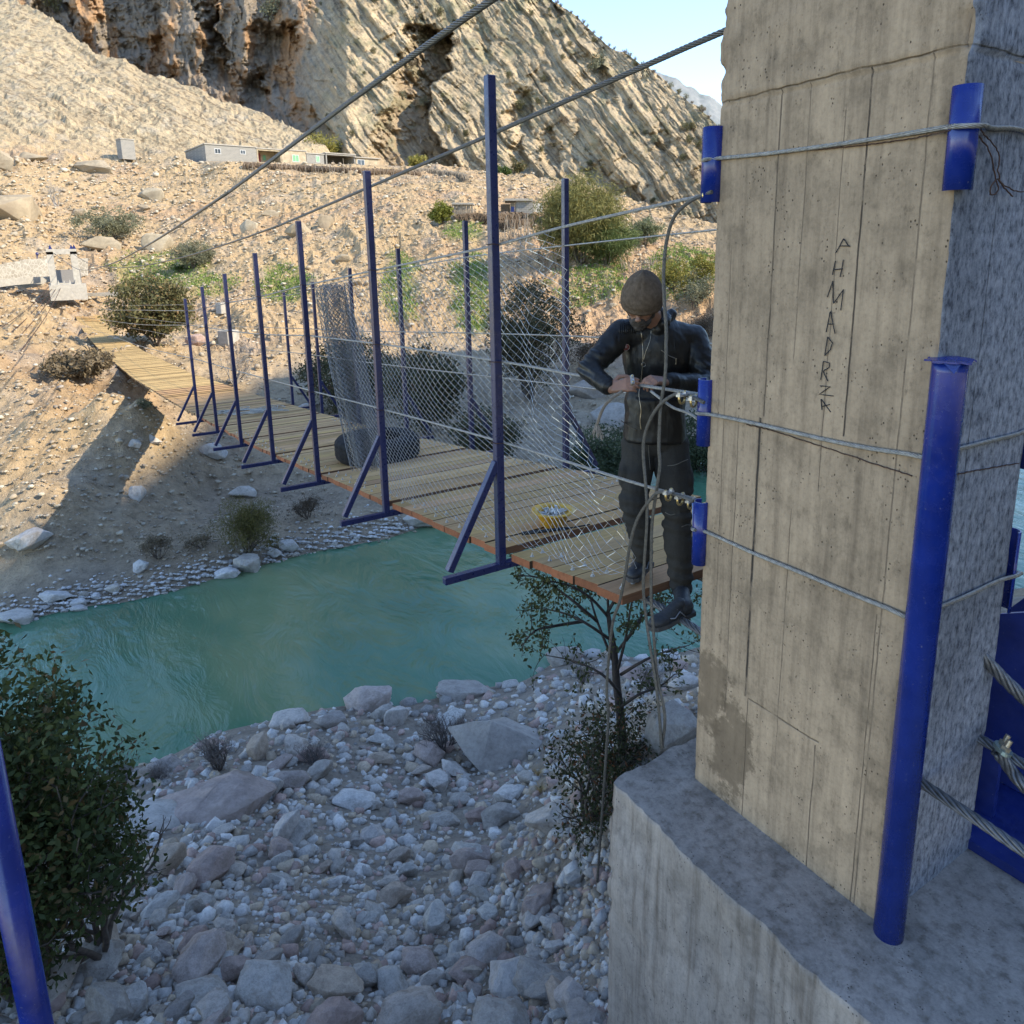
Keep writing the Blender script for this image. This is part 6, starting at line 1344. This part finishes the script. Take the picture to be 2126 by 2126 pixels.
# shoes
SHOE = plain('shoe_upper', (.022, .024, .028), .6, 0, .4, 60, .4, .002); SOLE = plain('shoe_sole', (.05, .05, .052), .7, 0, .3); LACE = plain('shoe_lace', (.22, .23, .25), .7)
def shoe(heel, toe, ank, lb):
    d = toe-heel; L = d.length; d.normalize(); up = (UP-d*UP.dot(d)).normalized(); w = d.cross(up)
    M = fr(w, d, up); q = lambda x, y, z: heel+M @ Vector((x, y*L, z))
    mb = MB()
    mb.ball(q(0, .17, .05), 1, 14, 10, (.040, .055, .05), M); limb(mb, q(0, .2, .06), ank+(ank-q(0, .2, .06))*0, .045, .046, 14)
    mb.ball(q(0, .48, .045), 1, 14, 10, (.042, .085, .043), M); mb.ball(q(0, .76, .035), 1, 14, 10, (.047, .075, .034), M); limb(mb, q(0, .3, .085), q(0, .7, .045), .034, .028)
    o = fuse('shoe', mb, .005, SHOE, man, 3, lambda c: .001*fbm(c[:, 0]*60, c[:, 1]*60, c[:, 2]*60, seed=4))
    s = MB(); prof = [(-.036, 0), (-.040, .2), (-.036, .45), (-.047, .7), (-.040, .92), (-.015, 1.02), (.015, 1.02), (.042, .92), (.048, .7), (.038, .45), (.040, .2), (.034, 0), (.0, -.04)]
    s.prism([q(x, y, -.002) for x, y in prof], up*.024); s.build('sole', SOLE, o)
    l = MB()
    for k in range(5): y = .36+k*.09; z = .098-k*.012; l.tube([q(-.030, y, z-.020), q(-.012, y+.02, z+.002), q(.012, y+.06, z), q(.030, y+.08, z-.024)], .003, 5); l.tube([q(.030, y, z-.020), q(.012, y+.02, z+.003), q(-.012, y+.06, z+.001), q(-.030, y+.08, z-.024)], .003, 5)
    l.build('lace', LACE, o, True); st = MB()
    for sx in (-1, 1): st.tube([q(.046*sx, .30, .03), q(.045*sx, .42, .07), q(.048*sx, .55, .045), q(.050*sx, .66, .055)], .0035, 5)
    st.build('side_stripe', LACE, o, True)
hl = on_z(1346, 1172, .012); tl = on_z(1312, 1206, .012); tl = hl+(tl-hl).normalized()*.27
shoe(hl, tl, aL-UP*.0, 'l')
hr_ = on_z(1436, 1272, -.085); tr_ = on_z(1368, 1301, -.105); tr_ = hr_+(tr_-hr_).normalized()*.28
shoe(hr_, tr_, aR, 'r')
# clamp and frayed rope in his hands
cpn = at(1312, 792, 3.5); hc_ = empty('held_cable_clip', cpn); tag(hc_, 'small steel U-bolt clip held between the man\'s fingertips', 'cable clip'); clip(cpn, RT, TC+UP, hc_, .8, 'u_bolt')
o = rope('frayed_rope', [at(1292, 812, 3.56), at(1272, 826, 3.55), at(1256, 842, 3.56), at(1246, 862, 3.58), at(1240, 880, 3.6), at(1232, 898, 3.6)], .008, plain('frayed_hemp', (.20, .165, .13), .85), None); tag(o, 'short frayed rope end hanging below the man\'s hand on the left', 'rope')
fz = MB(); rr_ = random.Random(2)
for i in range(26):
    a = at(1240, 880, 3.6); b_ = a+Vector((rr_.uniform(-.03, .03), rr_.uniform(-.03, .03), -rr_.uniform(.03, .09))); fz.tube([a, a.lerp(b_, .5)+Vector((rr_.uniform(-.01, .01), 0, 0)), b_], .0016, 4)
fz.build('fray', plain('fray_fibre', (.26, .22, .18), .9), o)
# ---------------------------------------------------------------- far portal tower, wall and abutment
def conc_plain(name, c): return plain(name, c, .9, 0, .18, 4, .3, .02, .2)
TW = conc_plain('tower_concrete', (.40, .375, .325)); MASON = N('rubble_masonry'); vr = MASON.vor(2.6, 'DISTANCE_TO_EDGE'); vc = MASON.vor(2.6, 'F1', out=1)
MASON = MASON.fin(MASON.mix(MASON.ramp(vr, [(.02, 1), (.08, 0)]), MASON.ramp(MASON.noise(1.5, 5), [(.3, (.30, .27, .22, 1)), (.7, (.42, .385, .32, 1))]), (.52, .48, .41, 1)), .9, 0, MASON.bump(vr, .5, .05), .2)
YT = 81.5
def ty(px, py, Y=YT): return onplane(px, py, 1, Y)
portal = empty('concrete_portal', ty(133, 592)); tag(portal, 'small white concrete cable portal at the far end of the bridge', 'portal')
zb_, zt_ = ty(133, 590).z, ty(133, 517).z; xa, xb = ty(108, 560).x, ty(157, 560).x; cw = .27
for x in (xa, xb): MB().box((x, YT, (zb_+zt_)/2-.3), (cw, .3, (zt_-zb_)/2+.3-.24)).build('column', TW, portal)
MB().box(((xa+xb)/2, YT, zt_-.24), ((xb-xa)/2+cw, .3, .24)).build('crossbeam', TW, portal)
for x in (xa+.1, xb-.1, xb+.12): MB().prism([(x-.16, YT-.1, zt_), (x+.16, YT-.1, zt_), (x, YT-.1, zt_+.42)], (0, .2, 0)).build('cable_saddle', BLUE, portal)
MB().box(((xa+xb)/2+.1, YT-.1, zb_-.72), ((xb-xa)/2+.55, .9, .72)).build('abutment', TW, portal)
MB().box(((xa+xb)/2, YT+1.6, zb_+.05), (1.3, 1.4, .06)).build('threshold_slab', TW, portal)
for k in range(4): x = xa+.35+k*(xb-xa-.5)/3; MB().prism([(x-.1, YT-.4, zb_), (x+.1, YT-.4, zb_), (x, YT-.4, zb_+.42)], (0, .1, 0)).build('anchor_fin', TW, portal)
MB().box(((xa+xb)/2+.25, YT+2.2, zb_+.55), (1.15, .15, .75)).build('back_wall', plain('grey_render', (.22, .21, .2), .9), portal)
# rubble retaining wall left of the portal, with its parapet
def wall_line(name, pts, mat, th, label, cat):
    mb = MB()
    for (a, b) in zip(pts, pts[1:]):
        (x0, y0t, y0b, v0), (x1, y1t, y1b, v1) = a, b
        p = [at(x0, y0b, v0), at(x1, y1b, v1), at(x1, y1t, v1), at(x0, y0t, v0)]; mb.prism(p, uv2w(0, th, 0))
    return tag(mb.build(name, mat), label, cat)
wall_line('stone_wall', [(-60,560,600,66), (0,549,592,69), (55,538,588,72), (104,536,590,74.5)], MASON, .6, 'long pale rubble-stone retaining wall running left from the portal', 'wall')
wall_line('stone_wall', [(158,537,578,76.5), (176,536,572,77)], MASON, .6, 'short rubble-stone wall stub right of the portal', 'wall')
wall_line('parapet', [(-60,588,604,64.5), (30,577,592,68), (100,574,586,71.5)], TW, .35, 'smooth white kerb in front of the rubble wall left of the portal', 'kerb')
wall_line('parapet', [(168,609,616,73), (288,606,613,74)], TW, .5, 'thin pale concrete ledge right of the portal above the bushes', 'kerb')
p = at(77, 527, 79); tag(MB().tube([at(77, 537, 79), p], .05, 6).ball(p, .16, 8, 6).build('blue_marker_post', BLUE), 'thin blue post standing on the wall left of the portal', 'post')
# guy ropes running down-left from the portal
for k, (a, b, lb) in enumerate([((112,582,74),(0,690,50),'stay rope from the portal down the bank, leftmost'), ((118,584,74),(6,712,49),'stay rope from the portal down the bank, second from left'), ((124,585,74),(20,722,48),'stay rope from the portal down the bank, third from left'), ((131,586,74),(40,735,47),'stay rope from the portal down the bank, rightmost')]):
    P0 = at(*a); g1 = ground_hit(b[0], b[1], 14); P1 = uv2w(*g1); tag(MB().tube([P0.lerp(P1, t)-UP*(.35*math.sin(math.pi*t)) for t in np.linspace(0, 1, 14)], .022, 5).build('stay_rope', RUST, None, True), lb, 'rope', 'stay ropes of the far portal')
# concrete blocks on the slope
for (x0, x1, yt, yb, lb) in ((455, 497, 686, 714, 'white concrete cube standing on the slope behind the far posts'), (450, 473, 635, 657, 'smaller pale concrete block up the slope above the white cube')):
    g_ = ground_hit((x0+x1)/2, yb-2, 30); w = (x1-x0)*g_.y*1.0/F_PX*.72; h = (yb-yt)*g_.y/F_PX
    o = MB().box(uv2w(*g_)+UP*h*.42, (w/2, w/2, h*.52), Matrix.Rotation(.5, 3, 'Z')).build('concrete_block', TW); bv_ = o.modifiers.new('b', 'BEVEL'); bv_.width = .03; tag(o, lb, 'block', 'concrete blocks on the slope')
# ---------------------------------------------------------------- houses in a row on the terrace
BLK = N('cinder_block'); br = BLK.n('ShaderNodeTexBrick'); br.inputs['Scale'].default_value = 1.0; br.inputs['Brick Width'].default_value = .45; br.inputs['Row Height'].default_value = .22; br.inputs['Mortar Size'].default_value = .02
br.inputs['Color1'].default_value = (.27, .255, .225, 1); br.inputs['Color2'].default_value = (.22, .21, .19, 1); br.inputs['Mortar'].default_value = (.34, .32, .28, 1)
geo = BLK.n('ShaderNodeMapping'); geo.inputs['Rotation'].default_value = (math.pi/2, 0, 0); BLK.l(BLK.co, geo.inputs[0]); BLK.l(geo.outputs[0], br.inputs[0]); BLK = BLK.fin(br.outputs[0], .95, 0, BLK.bump(br.outputs[1], -.4, .02), .1)
STONEH = plain('stone_render', (.38, .31, .21), .95, 0, .3, 1.5, .5, .06); ROOF = plain('slab_roof', (.36, .33, .28), .9, 0, .15, 3); DARKIN = plain('dark_interior', (.10, .085, .07), .95); FRAME = plain('window_frame', (.55, .55, .53), .6); PANE = plain('window_pane', (.05, .06, .07), .15); GREENP = plain('green_shutter', (.15, .35, .18), .6); REDP = plain('red_door_paint', (.30, .05, .03), .6)
PHI = math.radians(38); E1 = Vector((math.cos(PHI), math.sin(PHI), 0)); E2 = Vector((-math.sin(PHI), math.cos(PHI), 0))      # facade direction and inward, (u, v)
A0 = at(427, 334, 133); A0u = Vector(w2uv(A0)); ZH = A0.z
def s_at(px):
    a, b, _ = ray(px, 320); k = a/b; return (k*A0u.y-A0u.x)/(E1.x-k*E1.y)
def hpt(s, d, z): q = A0u+E1*s+E2*d; return uv2w(q.x, q.y, z)
def zl(s): return ZH+(at(785, 344, 154).z-ZH)*s/34.6
def z_of(px, py, s): q = A0u+E1*s; return at(px, py, q.y).z
def wall_piece(mb, s0, s1, d0, d1, z0, z1):
    P = [hpt(s0, d0, z0), hpt(s1, d0, z0), hpt(s1, d1, z0), hpt(s0, d1, z0)]; mb.prism(P, (0, 0, z1-z0)); return mb
def room(name, px0, px1, pyt, depth, label, mat, openf=False, wins=(), roof_over=.15, zbase=None, partw=.2, door=None):
    s0, s1 = s_at(px0), s_at(px1); zt = z_of((px0+px1)/2, pyt, (s0+s1)/2); zb2 = zl(s0)-.6
    root = empty(name, hpt(s0, 0, ZH)); tag(root, label, 'house')
    if not openf: wall_piece(MB(), s0, s1, 0, partw, zb2, zt).build('front_wall', mat, root)
    else:
        mb = wall_piece(MB(), s0, s1, 0, partw, zt-.28, zt); mb.build('lintel', mat, root)
        for ss in (s0, s1-.22): wall_piece(MB(), ss, ss+.22, 0, partw, zb2, zt-.28).build('pier', mat, root)
    wall_piece(MB(), s0, s0+partw, partw, depth, zb2, zt).build('side_wall', mat, root); wall_piece(MB(), s1-partw, s1, partw, depth, zb2, zt).build('side_wall', mat, root)
    wall_piece(MB(), s0+partw, s1-partw, depth-partw, depth, zb2, zt).build('back_wall', mat, root)
    wall_piece(MB(), s0-roof_over, s1+roof_over, -roof_over, depth+roof_over, zt+.002, zt+.16).build('roof', ROOF, root)
    for (wx0, wx1, wyt, wyb, pm) in wins:
        a, b = s_at(wx0), s_at(wx1); z1 = z_of(wx0, wyt, a); z0 = z_of(wx0, wyb, a); mb = MB()
        for q in ((a, a+.08, z0, z1), (b-.08, b, z0, z1), (a+.08, b-.08, z1-.08, z1), (a+.08, b-.08, z0, z0+.08), ((a+b)/2-.03, (a+b)/2+.03, z0+.08, z1-.08)): wall_piece(mb, q[0], q[1], -.05, -.002, q[2], q[3])
        f = mb.build('window', FRAME, root); wall_piece(MB(), a+.08, b-.08, -.02, -.004, z0+.08, z1-.08).build('pane', pm, f)
    return root, s0, s1, zt
room('block_house', 427, 533, 303, 12, 'long grey cinder-block house with two small windows, leftmost of the row', BLK, False, ((446, 459, 308, 319, PANE), (499, 510, 311, 320, PANE)))
r_, s0, s1, zt = room('porch_house', 533.5, 584, 310, 7, 'open dark porch with a red door beside the long block house', STONEH, True)
wall_piece(MB(), s0+.3, s1-.3, 2.6, 2.8, zl(s0)-.5, zt-.01).build('inner_wall', STONEH, r_); wall_piece(MB(), s_at(543), s_at(551)+.0, 2.5, 2.59, zl(s0)-.3, zl(s0)+1.9).build('door', REDP, r_); wall_piece(MB(), s_at(556), s_at(562), 2.5, 2.59, zl(s0)+.7, zl(s0)+1.6).build('window', GREENP, r_)
room('stone_house', 584.5, 635, 313, 7, 'tan stone-built house with one green-shuttered window in the middle of the row', STONEH, False, ((606, 620, 321, 336, GREENP),))
room('block_house', 636, 672, 320, 5, 'small grey block house with narrow green window right of the stone house', BLK, False, ((655, 663, 323, 337, GREENP),))
room('garage', 676, 737, 320, 6, 'open-fronted concrete garage with pale roof near the right end of the row', BLK, True)
room('low_shed', 738, 785, 329, 5, 'low rough shed at the right end of the house row', STONEH, False, ((741, 756, 331, 343, PANE),), .35)
# little block shed on the path
sh = at(263, 323, 133); g2 = Vector(w2uv(sh)); root = empty('block_shed', sh); tag(root, 'narrow grey block shed standing alone on the path left of the houses', 'shed')
R_ = Matrix.Rotation(-YAW+math.radians(48), 3, 'Z'); MB().box(sh+UP*.9, (1.1, 1.0, 1.6), R_).build('wall', BLK, root); MB().box(sh+UP*2.56, (1.2, 1.1, .06), R_).build('roof', ROOF, root)
# thatched brush edge of the terrace and the stick fence below it
THA = plain('brush_thatch', (.14, .10, .065), .95, 0, .45, 6, .8, .1); STK = plain('dry_stick', (.30, .25, .19), .9, 0, .3, 5)
def gv(px, py): return ground_hit(px, py, 45).y
def brush_edge(name, px, label, th=.45, hang=.9, seed=1, mat=THA):
    px = [(x, y, gv(x, y+5)-.4) for x, y, _ in px]; root = empty(name, at(*px[0])); tag(root, label, 'brush terrace'); P = spline([at(*q) for q in px], 160); r_ = random.Random(seed)
    mb = MB(); mb.tube([p+Vector((r_.uniform(-.1, .1), r_.uniform(-.1, .1), r_.uniform(-.08, .08))) for p in P], [th*r_.uniform(.7, 1.15) for _ in P], 7); mb.build('bundle', mat, root, False)
    mb = MB()
    for i in range(len(P)*6):
        p = P[r_.randrange(len(P))]+uv2w(r_.uniform(-.5, .5), r_.uniform(-.6, .2), 0); mb.tube([p+UP*r_.uniform(-.1, .45), p+uv2w(r_.uniform(-.5, .5), -.1, -hang*r_.uniform(.2, 1.1))], [.05, .02], 3)
    mb.build('hanging_twigs', mat, root); return root
brush_edge('brush_terrace', [(508,342,131),(560,345,133),(640,349,136),(720,353,139),(800,356,140),(870,360,141)], 'dark thatched brush edge running under the house row')
brush_edge('brush_terrace', [(850,352,142),(900,356,141),(950,362,140),(968,368,139)], 'dry brush fence end left of the tallest post', .35, 1.5, 2, plain('grey_brush', (.24, .20, .15), .95, 0, .4))
def stick_fence(name, pts, n, hh, label, seed):
    pts = [(x, y, gv(x, y)) for x, y, _ in pts]; root = empty(name, at(*pts[0])); tag(root, label, 'stick fence'); P = spline([at(*q) for q in pts], n); r_ = random.Random(seed); mb = MB()
    for p in P:
        p = p+uv2w(r_.uniform(-.3, .3), 0, 0); u_, v_, z_ = w2uv(p); z_ = ground_at(u_, v_); b = uv2w(u_, v_, z_-.3); h = hh*r_.uniform(.5, 1.2); mb.tube([b, b+Vector((r_.uniform(-.15, .15), r_.uniform(-.15, .15), h*.6)), b+Vector((r_.uniform(-.3, .3), r_.uniform(-.3, .3), h+.3))], [.045, .035, .02], 4)
    mb.build('stick_row', STK, root); return root
stick_fence('stick_fence', [(275,385,120),(340,392,119),(420,385,122),(500,372,127),(600,368,130),(700,368,133),(800,376,134),(860,385,133)], 84, 2.0, 'long line of thin dry sticks below the brush terrace', 3)
stick_fence('stick_fence', [(880,372,137),(910,378,136),(945,385,135)], 22, 1.8, 'short row of pale sticks under the brush fence end', 4)
stick_fence('stick_fence', [(10,330,118),(60,328,120),(110,325,122),(200,338,121),(260,345,121)], 16, 2.4, 'widely spaced thin sticks on the skyline path at the left', 5)
stick_fence('stick_fence', [(1290,560,72),(1330,565,71),(1360,560,71)], 30, 1.0, 'low twiggy fence on the slope left of the pillar', 6)
# hut by the willow
DV = gv(1080, 452)-101.5
root = empty('block_hut', at(1080, 448, 101+DV)); tag(root, 'grey block hut with blue door and thin roof beside the tall willow', 'hut')
def quadbox(px0, px1, pyt, pyb, v, d, name, mat, root):
    v = v+DV
    P = [at(px0, pyb, v), at(px1, pyb, v), at(px1, pyt, v), at(px0, pyt, v)]; return MB().prism(P, uv2w(0, d, 0)).build(name, mat, root)
quadbox(1072, 1107, 417, 446, 101, 4, 'block_wall', BLK, root); quadbox(1040, 1059, 424, 446, 102.2, .3, 'recessed_wall', THA, root); quadbox(1059.5, 1068, 421, 446, 102, .2, 'plank_wall', STK, root); quadbox(1061, 1068, 429, 441, 101.85, .1, 'door', plain('blue_door', (.06, .09, .30), .6), root); quadbox(1068.5, 1071.5, 420, 446, 101.4, .5, 'door_post', STK, root)
quadbox(1048, 1106, 412, 416.6, 100.6, 5, 'roof', ROOF, root); quadbox(1108, 1127, 422, 441, 101.5, .3, 'tarpaulin', plain('pale_tarpaulin', (.55, .52, .45), .8), root); quadbox(1113, 1119, 445, 459, 100.5, .3, 'orange_board', plain('orange_board', (.45, .22, .08), .8), root)
brush_edge('brush_pen', [(1030,452,99),(1060,450,99),(1090,452,99),(1108,455,99)], 'dark brushwood pen roof in front of the block hut', .6, 1.2, 7)
brush_edge('brush_pen', [(1030,468,95),(1065,464,95),(1100,462,95)], 'second lower brushwood roof below the block hut', .45, 2.2, 8)
stick_fence('stick_fence', [(1030,505,88),(1060,500,89),(1090,498,89),(1125,500,88)], 46, 2.4, 'tangled stick fence under the brushwood pens', 9)
tp = at(1128, 476, gv(1128, 478)-.3); root = empty('covered_load', tp); tag(root, 'black tarpaulin-covered heap on short legs beside the hut', 'heap'); BT = plain('black_tarpaulin', (.015, .015, .017), .6)
MB().ball(tp+UP*.95, 1, 14, 10, (.85, .6, .5)).build('cover', BT, root, True)
for q in (-.55, .5): MB().tube([tp+RT*q, tp+RT*q*.8+UP*.8], .05, 5).build('leg', STK, root)
DV = gv(960, 452)-98.6
root = empty('stick_shed', at(960, 450, 98+DV)); tag(root, 'pale stick-walled shed with flat roof left of the tallest post', 'shed'); quadbox(938, 983, 421, 424.5, 98, 3, 'roof', ROOF, root)
mb = MB()
for i in range(24): x = 940+i*1.8; a = at(x, 449, 98.3+DV); mb.tube([a, at(x+random.uniform(-1, 1), 424.6, 98.3+DV)], .05, 4)
mb.build('stick_wall', STK, root)
brush_edge('brush_pen', [(955,452,96),(990,450,96),(1030,456,96)], 'brushwood roof strip right of the stick shed', .3, .7, 12)
DV = gv(1308, 505)-82.4
root = empty('brick_hearth', at(1308, 503, 82+DV)); tag(root, 'small red brick enclosure with flat slab left of the pillar', 'enclosure'); RB = plain('red_brick', (.28, .09, .06), .9); quadbox(1303, 1310, 489, 503, 82, .6, 'brick_pier', RB, root); quadbox(1285, 1328, 499, 503.5, 81.6, 1.4, 'slab', ROOF, root)
